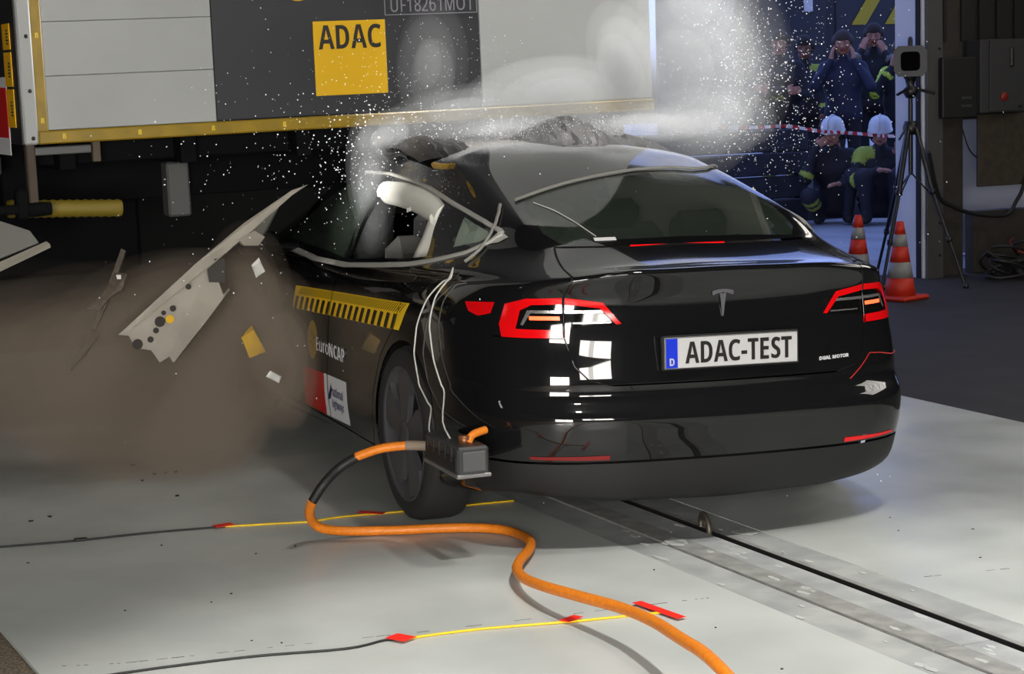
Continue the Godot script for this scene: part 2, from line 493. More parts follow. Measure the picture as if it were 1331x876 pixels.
func body_net() -> Array:
	var plan := [Vector2(0, 0.94), Vector2(0.25, 0.93), Vector2(0.45, 0.908), Vector2(0.63, 0.86), Vector2(0.765, 0.765), Vector2(0.846, 0.61), Vector2(0.893, 0.42), Vector2(0.914, 0.2), Vector2(0.922, -0.1), Vector2(0.922, -0.5), Vector2(0.915, -1.0), Vector2(0.912, -1.7), Vector2(0.915, -2.3), Vector2(0.91, -2.9), Vector2(0.80, -3.4), Vector2(0.5, -3.65), Vector2(0, -3.72)]
	var ks := [0, 2, 4, 6, 8, 11, 13, 16]
	# each row: inset of the sides, move of the tail, heights at the key columns
	var rows := [
		[0.20, -0.24, [0.165, 0.17, 0.18, 0.17, 0.15, 0.15, 0.15, 0.16]],
		[0.035, -0.075, [0.17, 0.18, 0.21, 0.18, 0.165, 0.165, 0.17, 0.18]],
		[0.008, -0.015, [0.335, 0.335, 0.34, 0.32, 0.26, 0.26, 0.28, 0.30]],
		[0.0, 0.0, [0.42, 0.42, 0.42, 0.42, 0.40, 0.40, 0.42, 0.42]],
		[0.004, 0.004, [0.488, 0.49, 0.497, 0.50, 0.50, 0.50, 0.50, 0.49]],
		[0.006, -0.036, [0.545, 0.547, 0.548, 0.553, 0.56, 0.57, 0.56, 0.53]],
		[0.012, -0.040, [0.61, 0.61, 0.615, 0.63, 0.65, 0.65, 0.62, 0.58]],
		[0.025, -0.064, [0.73, 0.73, 0.735, 0.735, 0.735, 0.72, 0.69, 0.63]],
		[0.036, -0.070, [0.80, 0.80, 0.80, 0.795, 0.785, 0.765, 0.73, 0.67]],
		[0.062, -0.074, [0.885, 0.885, 0.88, 0.865, 0.845, 0.815, 0.775, 0.71]],
		[0.10, -0.040, [0.988, 0.982, 0.945, 0.918, 0.885, 0.85, 0.81, 0.75]],
		[0.115, -0.075, [0.994, 0.988, 0.957, 0.930, 0.90, 0.862, 0.82, 0.77]],
	]
	var net := []
	for r in rows:
		var ys := keyed(ks, r[2])
		var row := []
		for c in 17:
			var p: Vector2 = plan[c]
			var tail := clampf((p.y - 0.1) / 0.75, 0.0, 1.0)
			var nose := clampf((-p.y - 2.9) / 0.8, 0.0, 1.0)
			var x: float = p.x * (1.0 - r[0] / 0.92)
			row.append(Vector3(x, ys[c], p.y + r[1] * tail * (1.0 if tail > 0.6 else tail / 0.6) - 0.7 * r[1] * nose + r[0] * nose))
		net.append(row)
	var V := func(a: Array) -> Array:
		var o := []
		for i in range(0, a.size(), 3): o.append(Vector3(a[i], a[i + 1], a[i + 2]))
		return o
	net.append(V.call([0, 1, 0.74, 0.25, 1, 0.735, 0.44, 0.995, 0.71, 0.585, 0.985, 0.66, 0.68, 0.976, 0.56, 0.745, 0.968, 0.42, 0.79, 0.96, 0.22, 0.814, 0.944, 0.04, 0.832, 0.924, -0.2, 0.85, 0.898, -0.57, 0.855, 0.875, -1.03, 0.85, 0.85, -1.65, 0.84, 0.84, -2.2, 0.8, 0.83, -2.7, 0.65, 0.83, -3.1, 0.38, 0.82, -3.25, 0, 0.82, -3.3]))
	net.append(V.call([0, 1.05, 0.53, 0.2, 1.05, 0.53, 0.38, 1.046, 0.52, 0.5, 1.04, 0.5, 0.59, 1.033, 0.455, 0.66, 1.027, 0.36, 0.715, 1.015, 0.21, 0.748, 0.998, 0.02, 0.776, 0.972, -0.22, 0.8, 0.938, -0.6, 0.805, 0.912, -1.05, 0.8, 0.885, -1.6, 0.79, 0.88, -2.1, 0.76, 0.88, -2.55, 0.68, 0.89, -2.85, 0.4, 0.92, -3, 0, 0.935, -3.05]))
	net.append(V.call([0, 1.148, 0.29, 0.18, 1.146, 0.29, 0.345, 1.141, 0.29, 0.475, 1.133, 0.29, 0.565, 1.122, 0.285, 0.622, 1.105, 0.22, 0.665, 1.092, 0.09, 0.692, 1.083, -0.08, 0.712, 1.077, -0.31, 0.733, 1.06, -0.64, 0.738, 1.05, -1.08, 0.735, 1.04, -1.62, 0.73, 1.02, -2, 0.7, 1, -2.35, 0.61, 1, -2.62, 0.36, 1.02, -2.75, 0, 1.03, -2.8]))
	net.append(V.call([0, 1.24, 0, 0.155, 1.238, 0, 0.3, 1.232, 0, 0.43, 1.222, 0, 0.54, 1.208, 0, 0.588, 1.188, -0.03, 0.62, 1.172, -0.11, 0.638, 1.166, -0.23, 0.648, 1.166, -0.43, 0.655, 1.17, -0.7, 0.66, 1.172, -1.11, 0.657, 1.17, -1.63, 0.65, 1.15, -1.95, 0.62, 1.12, -2.2, 0.535, 1.11, -2.4, 0.31, 1.12, -2.5, 0, 1.13, -2.53]))
	net.append(V.call([0, 1.33, -0.36, 0.13, 1.328, -0.36, 0.26, 1.322, -0.36, 0.39, 1.312, -0.36, 0.5, 1.298, -0.36, 0.545, 1.28, -0.37, 0.568, 1.262, -0.41, 0.58, 1.252, -0.48, 0.584, 1.252, -0.61, 0.587, 1.262, -0.82, 0.588, 1.272, -1.18, 0.585, 1.272, -1.6, 0.57, 1.25, -1.85, 0.54, 1.225, -2.02, 0.46, 1.215, -2.15, 0.27, 1.225, -2.22, 0, 1.235, -2.24]))
	net.append(V.call([0, 1.362, -0.56, 0.11, 1.361, -0.56, 0.22, 1.356, -0.56, 0.34, 1.348, -0.56, 0.45, 1.336, -0.56, 0.505, 1.328, -0.56, 0.53, 1.318, -0.59, 0.54, 1.313, -0.64, 0.545, 1.313, -0.74, 0.546, 1.325, -0.91, 0.546, 1.332, -1.22, 0.54, 1.33, -1.57, 0.525, 1.315, -1.8, 0.49, 1.295, -1.95, 0.41, 1.285, -2.05, 0.24, 1.285, -2.1, 0, 1.29, -2.12]))
	net.append(V.call([0, 1.382, -0.8, 0.07, 1.381, -0.8, 0.14, 1.379, -0.79, 0.21, 1.376, -0.78, 0.275, 1.371, -0.78, 0.315, 1.368, -0.79, 0.335, 1.366, -0.82, 0.342, 1.365, -0.86, 0.346, 1.366, -0.93, 0.346, 1.37, -1.04, 0.346, 1.374, -1.28, 0.345, 1.372, -1.53, 0.335, 1.36, -1.7, 0.31, 1.35, -1.8, 0.25, 1.345, -1.86, 0.15, 1.345, -1.9, 0, 1.35, -1.92]))
	net.append(V.call([0, 1.393, -1.1, 0, 1.393, -1.1, 0, 1.393, -1.1, 0, 1.393, -1.105, 0, 1.393, -1.11, 0, 1.393, -1.11, 0, 1.393, -1.115, 0, 1.393, -1.12, 0, 1.393, -1.15, 0, 1.393, -1.2, 0, 1.393, -1.4, 0, 1.393, -1.5, 0, 1.393, -1.52, 0, 1.393, -1.54, 0, 1.393, -1.55, 0, 1.393, -1.555, 0, 1.393, -1.56]))
	return net

func build_soup() -> void:
	var net := body_net()
	var cols := []
	for i in 16: cols.append(7)
	var wide := []
	for row in net: wide.append(centri(row, cols, flip(row[1]), flip(row[15])))
	var nr := [3, 5, 4, 4, 3, 4, 5, 4, 5, 6, 2, 4, 5, 6, 6, 6, 4, 5, 5]
	var nc: int = wide[0].size()
	var P := []
	for c in nc:
		var line := []
		for r in wide.size(): line.append(wide[r][c])
		P.append(centri(line, nr, line[0] + Vector3(0, -0.02, 0), flip(line[-2])))
	var n_r: int = P[0].size()
	var N := []
	for c in nc:
		var line := PackedVector3Array()
		for r in n_r:
			var a: Vector3 = P[c - 1][r] if c > 0 else flip(P[1][r])
			var b: Vector3 = P[c + 1][r] if c < nc - 1 else flip(P[nc - 2][r])
			var d: Vector3 = P[c][maxi(r - 1, 0)]
			var e: Vector3 = P[c][r + 1] if r < n_r - 1 else flip(P[c][r - 1])
			var n := (e - d).cross(b - a)
			if n.length() < 1e-9: n = Vector3.UP
			line.append(n.normalized())
		N.append(line)
	# rear centre normal must look back (+z): fix the sign once
	var s := 1.0 if N[0][20].z > 0.0 else -1.0
	for side in [1.0, -1.0]:
		var k := Vector3(side, 1, 1)
		for c in nc - 1:
			for r in n_r - 1:
				var a: Vector3 = P[c][r] * k; var b: Vector3 = P[c + 1][r] * k
				var d: Vector3 = P[c + 1][r + 1] * k; var e: Vector3 = P[c][r + 1] * k
				var na: Vector3 = N[c][r] * k * s; var nb: Vector3 = N[c + 1][r] * k * s
				var nd: Vector3 = N[c + 1][r + 1] * k * s; var ne: Vector3 = N[c][r + 1] * k * s
				soup_tri(a, b, d, na, nb, nd)
				soup_tri(a, d, e, na, nd, ne)

func soup_tri(a: Vector3, b: Vector3, c: Vector3, na: Vector3, nb: Vector3, nc: Vector3) -> void:
	var f := (b - a).cross(c - a)
	if f.length() < 1e-10: return
	if f.dot(na + nb + nc) > 0.0:   # clockwise seen from outside
		soup_v.append_array([a, c, b]); soup_n.append_array([na, nc, nb])
	else:
		soup_v.append_array([a, b, c]); soup_n.append_array([na, nb, nc])

func flat(p: Vector3, axis: String) -> Vector2:
	if axis == "rear" or axis == "front": return Vector2(p.x, p.y)
	if axis == "top": return Vector2(p.x, p.z)
	return Vector2(p.z, p.y)

func faces(p: Vector3, n: Vector3, axis: String) -> bool:
	match axis:
		"rear": return n.z > 0.04 and p.z > -0.9
		"rearlow": return n.z > 0.1 and p.z > 0.55
		"front": return n.z < -0.05 and p.z < -1.5
		"left": return n.x < -0.12 and p.x < -0.3
		"right": return n.x > 0.12 and p.x > 0.3
	return n.y > 0.2

# a soup is a list of chunks [vertices, normals, low corner, high corner]
func chunked(v: PackedVector3Array, n: PackedVector3Array) -> Array:
	var by := {}
	for i in range(0, v.size(), 3):
		var m := (v[i] + v[i + 1] + v[i + 2]) / 3.0
		var key := Vector3i(int(signf(m.x)), int(floor(m.y / 0.3)), int(floor(m.z / 0.4)))
		if not by.has(key): by[key] = [PackedVector3Array(), PackedVector3Array()]
		var c: Array = by[key]
		c[0].append_array([v[i], v[i + 1], v[i + 2]])
		c[1].append_array([n[i], n[i + 1], n[i + 2]])
	var out := []
	for k in by: out.append(bounded(by[k][0], by[k][1]))
	return out

func bounded(v: PackedVector3Array, n: PackedVector3Array) -> Array:
	var lo := Vector3.INF
	var hi := -Vector3.INF
	for p in v:
		lo = lo.min(p); hi = hi.max(p)
	return [v, n, lo, hi]

# cuts the polygons out of a soup; returns what lay inside as a new soup, and leaves the rest in the old one
func carve(soup: Array, polys: Array, axis: String) -> Array:
	var convex := []
	for p in polys:
		var q := PackedVector2Array(p)
		if area(q) < 0.0: q.reverse()
		for c in Geometry2D.decompose_polygon_in_convex(q):
			var w: PackedVector2Array = c
			if area(w) < 0.0: w.reverse()
			convex.append(w)
	var iv := PackedVector3Array()
	var im := PackedVector3Array()
	var ax := "rear" if axis == "rearlow" else axis
	for poly in convex:
		var lo := Vector2.INF
		var hi := -Vector2.INF
		for p in poly:
			lo = lo.min(p); hi = hi.max(p)
		for chunk in soup:
			if chunk[0].is_empty(): continue
			var cl := flat(chunk[2], ax)
			var ch := flat(chunk[3], ax)
			if ch.x <= lo.x or cl.x >= hi.x or ch.y <= lo.y or cl.y >= hi.y: continue
			var v: PackedVector3Array = chunk[0]
			var n: PackedVector3Array = chunk[1]
			var ov := PackedVector3Array()
			var on := PackedVector3Array()
			for i in range(0, v.size(), 3):
				var a := flat(v[i], ax); var b := flat(v[i + 1], ax); var c := flat(v[i + 2], ax)
				var l := a.min(b).min(c); var h := a.max(b).max(c)
				if h.x <= lo.x or l.x >= hi.x or h.y <= lo.y or l.y >= hi.y or not faces((v[i] + v[i + 1] + v[i + 2]) / 3.0, n[i] + n[i + 1] + n[i + 2], axis):
					ov.append(v[i]); ov.append(v[i + 1]); ov.append(v[i + 2])
					on.append(n[i]); on.append(n[i + 1]); on.append(n[i + 2])
					continue
				var rest := [[v[i], n[i]], [v[i + 1], n[i + 1]], [v[i + 2], n[i + 2]]]
				for k in poly.size():
					if rest.size() < 3: break
					var e0: Vector2 = poly[k]
					var ed: Vector2 = poly[(k + 1) % poly.size()] - e0
					var inside := []
					var outside := []
					for j in rest.size():
						var p = rest[j]
						var q = rest[(j + 1) % rest.size()]
						var dp: float = ed.cross(flat(p[0], ax) - e0)
						var dq: float = ed.cross(flat(q[0], ax) - e0)
						if dp >= 0.0: inside.append(p)
						if dp <= 0.0: outside.append(p)
						if (dp > 0.0 and dq < 0.0) or (dp < 0.0 and dq > 0.0):
							var t: float = dp / (dp - dq)
							var x := [p[0].lerp(q[0], t), p[1].lerp(q[1], t)]
							inside.append(x); outside.append(x)
					fan(ov, on, outside)
					rest = inside
				fan(iv, im, rest)
			chunk[0] = ov
			chunk[1] = on
	return [bounded(iv, im)]

func area(p: PackedVector2Array) -> float:
	var s := 0.0
	for i in p.size(): s += p[i].cross(p[(i + 1) % p.size()])
	return s

func fan(v: PackedVector3Array, n: PackedVector3Array, poly: Array) -> void:
	for i in range(1, poly.size() - 1):
		v.append(poly[0][0]); v.append(poly[i][0]); v.append(poly[i + 1][0])
		n.append(poly[0][1]); n.append(poly[i][1]); n.append(poly[i + 1][1])

func lean(p: Vector3) -> Vector3:
	return Vector3(p.x + SHEAR * (p.y - 0.40) + 0.008, p.y - SHEAR * p.x, p.z)

func soup_mesh(soup: Array, out := 0.0) -> ArrayMesh:
	var a := []
	a.resize(Mesh.ARRAY_MAX)
	var v := PackedVector3Array()
	var n := PackedVector3Array()
	for chunk in soup:
		for i in chunk[0].size():
			var q: Vector3 = chunk[1][i].normalized()
			v.append(lean(chunk[0][i] + q * out))
			n.append(q)
	a[Mesh.ARRAY_VERTEX] = v
	a[Mesh.ARRAY_NORMAL] = n
	var m := ArrayMesh.new()
	if v.size(): m.add_surface_from_arrays(Mesh.PRIMITIVE_TRIANGLES, a)
	return m

# where the body surface lies behind a flat point (before the lean)
func make_bins(soup: Array) -> void:
	for axis in ["rear", "left", "right", "top"]:
		var d := {}
		for i in range(0, soup[0].size(), 3):
			if not faces((soup[0][i] + soup[0][i + 1] + soup[0][i + 2]) / 3.0, soup[1][i] + soup[1][i + 1] + soup[1][i + 2], axis): continue
			var a := flat(soup[0][i], axis); var b := flat(soup[0][i + 1], axis); var c := flat(soup[0][i + 2], axis)
			var l := (a.min(b).min(c) / 0.05).floor(); var h := (a.max(b).max(c) / 0.05).floor()
			for x in range(int(l.x), int(h.x) + 1):
				for y in range(int(l.y), int(h.y) + 1):
					var key := Vector2i(x, y)
					if not d.has(key): d[key] = PackedInt32Array()
					d[key].append(i)
		bins[axis] = d

func drape(axis: String, p: Vector2, out := 0.0) -> Vector3:
	var best := Vector3.INF
	var far := -1e9
	var nn := Vector3.UP
	for i in bins[axis].get(Vector2i((p / 0.05).floor()), PackedInt32Array()):
		var a := flat(soup_v[i], axis); var b := flat(soup_v[i + 1], axis); var c := flat(soup_v[i + 2], axis)
		var den := (b - a).cross(c - a)
		if absf(den) < 1e-12: continue
		var w1 := (p - a).cross(c - a) / den
		var w2 := (b - a).cross(p - a) / den
		if w1 < -0.001 or w2 < -0.001 or w1 + w2 > 1.001: continue
		var q := soup_v[i] * (1.0 - w1 - w2) + soup_v[i + 1] * w1 + soup_v[i + 2] * w2
		var key: float = {"rear": q.z, "left": -q.x, "right": q.x, "top": q.y}[axis]
		if key > far:
			far = key
			best = q
			nn = (soup_n[i] + soup_n[i + 1] + soup_n[i + 2]).normalized()
	return best + nn * out if far > -1e8 else best

func draped(axis: String, pts: Array, out: float, step := 0.03) -> PackedVector3Array:
	var line := PackedVector3Array()
	for i in pts.size() - 1:
		var n := maxi(1, int(ceil((pts[i + 1] - pts[i]).length() / step)))
		for k in n:
			var q := drape(axis, pts[i].lerp(pts[i + 1], float(k) / n), out)
			if q.is_finite(): line.append(lean(q))
	var e := drape(axis, pts[-1], out)
	if e.is_finite(): line.append(lean(e))
	return line

func add_draped_tube(st: SurfaceTool, axis: String, pts: Array, r: float, out := 0.0, sides := 6, squash := 1.0) -> void:
	var line := draped(axis, pts, out)
	if line.size() > 1: add_tube(st, line, r, sides, -1.0, true, squash)

func ribbon(pts: Array, half: float) -> Array:
	var out := []
	for i in pts.size() - 1:
		var d: Vector2 = (pts[i + 1] - pts[i]).normalized()
		var n := Vector2(-d.y, d.x) * half
		var e := d * half * 0.5
		out.append(PackedVector2Array([pts[i] + n - e, pts[i] - n - e, pts[i + 1] - n + e, pts[i + 1] + n + e]))
	return out

func mirror(p: Array) -> PackedVector2Array:
	var o := PackedVector2Array()
	for q in p: o.append(Vector2(-q.x, q.y))
	return o

func pv(a: Array) -> Array:
	var o := []
	for i in range(0, a.size(), 2): o.append(Vector2(a[i], a[i + 1]))
	return o

func circle(c: Vector2, r: float, n := 32) -> PackedVector2Array:
	var o := PackedVector2Array()
	for i in n: o.append(c + Vector2(cos(TAU * i / n), sin(TAU * i / n)) * r)
	return o

func build_car() -> void:
	car = thing("car", "glossy black four-door sedan with a dark crumpled roof, wedged under the trailer", "car", Vector3.ZERO, CAR_TURN)
	var paint := mat("black_paint", Color(0.07, 0.07, 0.075), 0.2, 0.0, 0.1)
	paint.clearcoat_enabled = true
	paint.clearcoat = 1.0
	paint.clearcoat_roughness = 0.02
	var gloss := mat("black_gloss_glass", Color(0.03, 0.032, 0.032), 0.04)
	var trim := mat("satin_trim", Color(0.66, 0.66, 0.64), 0.4, 0.1)
	var matte := mat("black_plastic", Color(0.035, 0.035, 0.035), 0.55)
	var rubber := mat("tyre_rubber", Color(0.10, 0.097, 0.093), 0.85)
	build_soup()
	make_bins([soup_v, soup_n])
	var body := chunked(soup_v, soup_n)
	# holes: wheel arches
	for z in [0.0, -2.875]:
		for side in ["left", "right"]: carve(body, [circle(Vector2(z - 0.035, 0.315), 0.356)], side)
	# glass
	var rear_glass := pv([-0.47, 1.056, -0.3, 1.066, 0.0, 1.07, 0.3, 1.066, 0.47, 1.058, 0.515, 1.085, 0.515, 1.2, 0.49, 1.28, 0.35, 1.283, 0.15, 1.276, -0.1, 1.262, -0.3, 1.236, -0.46, 1.20, -0.50, 1.165, -0.505, 1.09])
	var tint := mat("tinted_glass", Color(0.20, 0.235, 0.205, 0.6), 0.05)
	tint.transparency = BaseMaterial3D.TRANSPARENCY_ALPHA
	var clear := mat("dusty_glass", Color(0.62, 0.70, 0.63, 0.45), 0.1)
	clear.transparency = BaseMaterial3D.TRANSPARENCY_ALPHA
	obj("rear_window", soup_mesh(carve(body, [rear_glass], "rear")), tint, car).set_meta("label", "dusty tinted rear window")
	var door_glass := pv([-1.10, 1.216, -0.84, 1.21, -0.56, 1.192, -0.335, 1.166, -0.172, 0.974, -0.338, 0.956, -1.10, 0.897])
	var front_glass := pv([-1.16, 1.215, -1.62, 1.205, -1.95, 1.10, -2.3, 0.93, -2.3, 0.905, -1.16, 0.895])
	var quarter := pv([-0.062, 1.13, 0.19, 1.09, 0.222, 1.07, 0.18, 1.052, 0.02, 1.022])
	for side in ["left", "right"]:
		obj("trim_corner", soup_mesh(carve(body, [pv([0.255, 1.095, 0.32, 1.075, 0.30, 1.055, 0.235, 1.045])], side), 0.003), trim, car)
		var g := carve(body, [door_glass], side)
		if side == "right": obj("door_window", soup_mesh(g), tint, car)
		obj("door_window", soup_mesh(carve(body, [front_glass], side)), tint, car)
		obj("quarter_window", soup_mesh(carve(body, [quarter], side)), clear, car)
	obj("windscreen", soup_mesh(carve(body, [pv([-0.55, 0.96, 0.55, 0.96, 0.47, 1.2, -0.47, 1.2])], "front")), tint, car)
	# lamps
	var lamp := pv([0.585, 0.757, 0.772, 0.757, 0.774, 0.80, 0.752, 0.870, 0.70, 0.892, 0.585, 0.897, 0.457, 0.878, 0.395, 0.803, 0.43, 0.797, 0.585, 0.789])
	var red := glow("lamp_red", Color(0.78, 0.035, 0.055), 0.13)
	red.roughness = 0.12
	var bulb := glow("lamp_filament", Color(1.0, 0.36, 0.2), 2.2)
	var dark_lens := mat("lamp_dark_lens", Color(0.05, 0.05, 0.05), 0.06)
	var silver := mat("lamp_silver", Color(0.72, 0.72, 0.72), 0.2, 0.8)
	for s in [1.0, -1.0]:
		var fl := func(a: Array) -> PackedVector2Array:
			return PackedVector2Array(pv(a)) if s > 0.0 else mirror(pv(a))
		var lens := carve(body, [fl.call([0.585, 0.757, 0.772, 0.757, 0.774, 0.80, 0.752, 0.870, 0.70, 0.892, 0.585, 0.897, 0.457, 0.878, 0.395, 0.803, 0.43, 0.797, 0.585, 0.789])], "rear")
		carve(lens, ribbon([Vector2(s * 0.592, 0.76), Vector2(s * 0.588, 0.90)], 0.004), "rear")
		var rings := carve(lens, [fl.call([0.585, 0.757, 0.772, 0.757, 0.774, 0.80, 0.752, 0.870, 0.70, 0.892, 0.585, 0.897, 0.457, 0.878, 0.395, 0.803, 0.413, 0.801, 0.468, 0.858, 0.585, 0.874, 0.685, 0.87, 0.717, 0.85, 0.735, 0.787, 0.585, 0.785])], "rear")
		var bar := carve(lens, [fl.call([0.602, 0.819, 0.695, 0.819, 0.695, 0.832, 0.602, 0.832])], "rear")
		var line := carve(lens, [fl.call([0.455, 0.842, 0.69, 0.842, 0.715, 0.80, 0.722, 0.802, 0.698, 0.852, 0.46, 0.852]), fl.call([0.43, 0.806, 0.56, 0.806, 0.56, 0.811, 0.43, 0.811])], "rear")
		var root := Node3D.new()
		root.name = "tail_lamp"
		car.add_child(root, true)
		obj("lens", soup_mesh(lens, -0.006), dark_lens, root).set_meta("kind", "stuff")
		obj("red_ring", soup_mesh(rings, 0.002), red, root)
		obj("light_bar", soup_mesh(bar, -0.002), bulb, root)
		obj("silver_bar", soup_mesh(line, -0.001), silver, root).set_meta("kind", "stuff")
		obj("side_marker", soup_mesh(carve(body, [pv([0.44, 0.862, 0.600, 0.872, 0.597, 0.833, 0.54, 0.820, 0.48, 0.832])], "left" if s < 0 else "right"), 0.001), red, root)
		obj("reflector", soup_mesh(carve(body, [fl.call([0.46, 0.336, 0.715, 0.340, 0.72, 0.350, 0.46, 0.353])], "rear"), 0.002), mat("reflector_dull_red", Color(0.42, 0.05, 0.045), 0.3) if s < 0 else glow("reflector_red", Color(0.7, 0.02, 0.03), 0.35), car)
	# boot lid, bumper, doors: each a panel of its own with a gap round it
	var lid := pv([-0.44, 0.592, -0.52, 0.612, -0.565, 0.66, -0.592, 0.76, -0.588, 0.90, -0.565, 0.965, -0.50, 1.046])
	var lid_line := lid.duplicate()
	for i in range(lid.size() - 1, -1, -1): lid_line.append(Vector2(-lid[i].x, lid[i].y))
	lid_line.append(lid[0])
	carve(body, ribbon(lid_line, 0.0028), "rear")
	carve(body, ribbon([Vector2(-0.79, 0.757), Vector2(-0.595, 0.757)], 0.0025) + ribbon([Vector2(0.79, 0.757), Vector2(0.595, 0.757)], 0.0025), "rear")
	var lid_poly := PackedVector2Array(lid_line.slice(0, lid_line.size() - 1))
	obj("boot_lid", soup_mesh(carve(body, [lid_poly], "rear")), paint, car)
	var edge := begin()
	add_draped_tube(edge, "rear", lid_line.slice(0, 6), 0.0022, -0.0005)
	add_draped_tube(edge, "rear", lid_line.slice(8, 14), 0.0022, -0.0005)
	edge.generate_normals()
	obj("lid_edge", edge.commit(), paint, car)
	obj("rear_diffuser", soup_mesh(carve(body, [pv([-1.0, 0.05, 1.0, 0.05, 1.0, 0.322, -1.0, 0.322])], "rearlow")), matte, car)
	carve(body, [pv([-1.0, 0.322, 1.0, 0.322, 1.0, 0.331, -1.0, 0.331])], "rearlow")
	obj("rear_bumper", soup_mesh(carve(body, [pv([-1.0, 0.331, 1.0, 0.331, 1.0, 0.60, -1.0, 0.60])], "rearlow")), paint, car)
	var rear_door := pv([-1.13, 0.20, -0.46, 0.20, -0.42, 0.42, -0.34, 0.57, -0.19, 0.70, -0.16, 0.80, -0.20, 0.93, -1.13, 0.87])
	var front_door := pv([-1.14, 0.20, -1.14, 0.87, -2.2, 0.83, -2.25, 0.5, -2.2, 0.20])
	var stickers := []
	for side in ["left", "right"]:
		carve(body, ribbon(rear_door + [rear_door[0]], 0.0028) + ribbon(front_door + [front_door[0]], 0.0028), side)
		var rd := carve(body, [PackedVector2Array(rear_door)], side)
		var fd := carve(body, [PackedVector2Array(front_door)], side)
		if side == "left":
			# stickers on the near side, let into the paint
			sticker_parts(rd + fd + body)
		obj("rear_door", soup_mesh(rd), paint, car)
		obj("front_door", soup_mesh(fd), paint, car)
	obj("body", soup_mesh(body), paint, car)
	car_fittings(paint, gloss, trim, matte)
	wheels(rubber, matte)
	crumpled_roof(gloss, trim)

func sticker_parts(all: Array) -> void:
	var near := []
	for c in all:
		if c[2].x < -0.7: near.append(c)
	var yellow := mat("sticker_yellow", Color(1.0, 0.82, 0.03), 0.4)
	var black := mat("sticker_black", Color(0.05, 0.035, 0.02), 0.4)
	var white := mat("sticker_white", Color(0.85, 0.86, 0.88), 0.4)
	var redc := mat("sticker_red", Color(0.72, 0.05, 0.05), 0.4)
	var blue := mat("sticker_blue", Color(0.04, 0.08, 0.32), 0.4)
	var add := func(called: String, polys: Array, m: Material, lift: float) -> void:
		for p in polys:
			var dup := []
			for c in near: dup.append(c.duplicate())
			obj(called, soup_mesh(carve(dup, [p], "left"), lift), m, car)
	# the warning band: fine slanting lines above, wide teeth below
	var top := func(z: float) -> float: return 0.808 + (z + 0.056) * 0.0475
	var bot := func(z: float) -> float: return 0.70 + (z + 0.118) * 0.0455
	add.call("warning_band", [PackedVector2Array([Vector2(-1.75, bot.call(-1.75)), Vector2(-0.118, bot.call(-0.118)), Vector2(-0.056, top.call(-0.056)), Vector2(-1.75, top.call(-1.75))])], yellow, 0.0012)
	var teeth := []
	for i in 18:
		var z := -0.185 - i * 0.088
		teeth.append(PackedVector2Array([Vector2(z - 0.045, bot.call(z) - 0.0005), Vector2(z, bot.call(z) - 0.0005), Vector2(z + 0.022, lerpf(bot.call(z), top.call(z), 0.56)), Vector2(z - 0.023, lerpf(bot.call(z), top.call(z), 0.56))]))
	add.call("warning_tooth", teeth, black, 0.002)
	var fine := []
	for i in 58:
		var z := -0.10 - i * 0.027
		fine.append(PackedVector2Array([Vector2(z - 0.05, lerpf(bot.call(z), top.call(z), 0.62)), Vector2(z - 0.04, lerpf(bot.call(z), top.call(z), 0.62)), Vector2(z + 0.012, top.call(z) - 0.003), Vector2(z + 0.002, top.call(z) - 0.003)]))
	add.call("warning_line", fine, black, 0.002)
	add.call("badge_disc", [circle(Vector2(-1.39, 0.52), 0.085)], mat("badge_yellow", Color(0.62, 0.5, 0.05), 0.5), 0.0012)
	var dark_star := []
	for i in 4:
		var a := TAU * i / 4.0 + 0.4
		dark_star.append(PackedVector2Array([Vector2(-1.39, 0.52) + Vector2(cos(a - 0.32), sin(a - 0.32)) * 0.02, Vector2(-1.39, 0.52) + Vector2(cos(a), sin(a)) * 0.066, Vector2(-1.39, 0.52) + Vector2(cos(a + 0.32), sin(a + 0.32)) * 0.02]))
	add.call("badge_star", dark_star, black, 0.002)
	add.call("red_panel", [pv([-1.56, 0.385, -1.19, 0.397, -1.20, 0.212, -1.56, 0.21])], redc, 0.0012)
	add.call("white_panel", [pv([-1.19, 0.397, -0.824, 0.405, -0.81, 0.222, -1.20, 0.212])], white, 0.0012)
	add.call("blue_swoosh", [pv([-1.15, 0.285, -1.09, 0.30, -1.06, 0.345, -1.075, 0.37, -1.10, 0.335, -1.13, 0.31])], blue, 0.002)
	var x := -0.9185
	for t in [["Euro", 0.058, 0.20, -1.195, 0.515, white, false], ["NCAP", 0.058, 0.24, -0.965, 0.512, white, true], ["national", 0.042, 0.165, -0.965, 0.338, blue, false], ["highways", 0.048, 0.18, -0.958, 0.282, blue, false]]:
		var w := words(t[0], t[1], t[2], 0.0006, t[6])
		var o := obj("lettering", w, t[5], car, lean(Vector3(x, t[4], t[3])))
		o.rotation = Vector3(0, -PI / 2, 0)

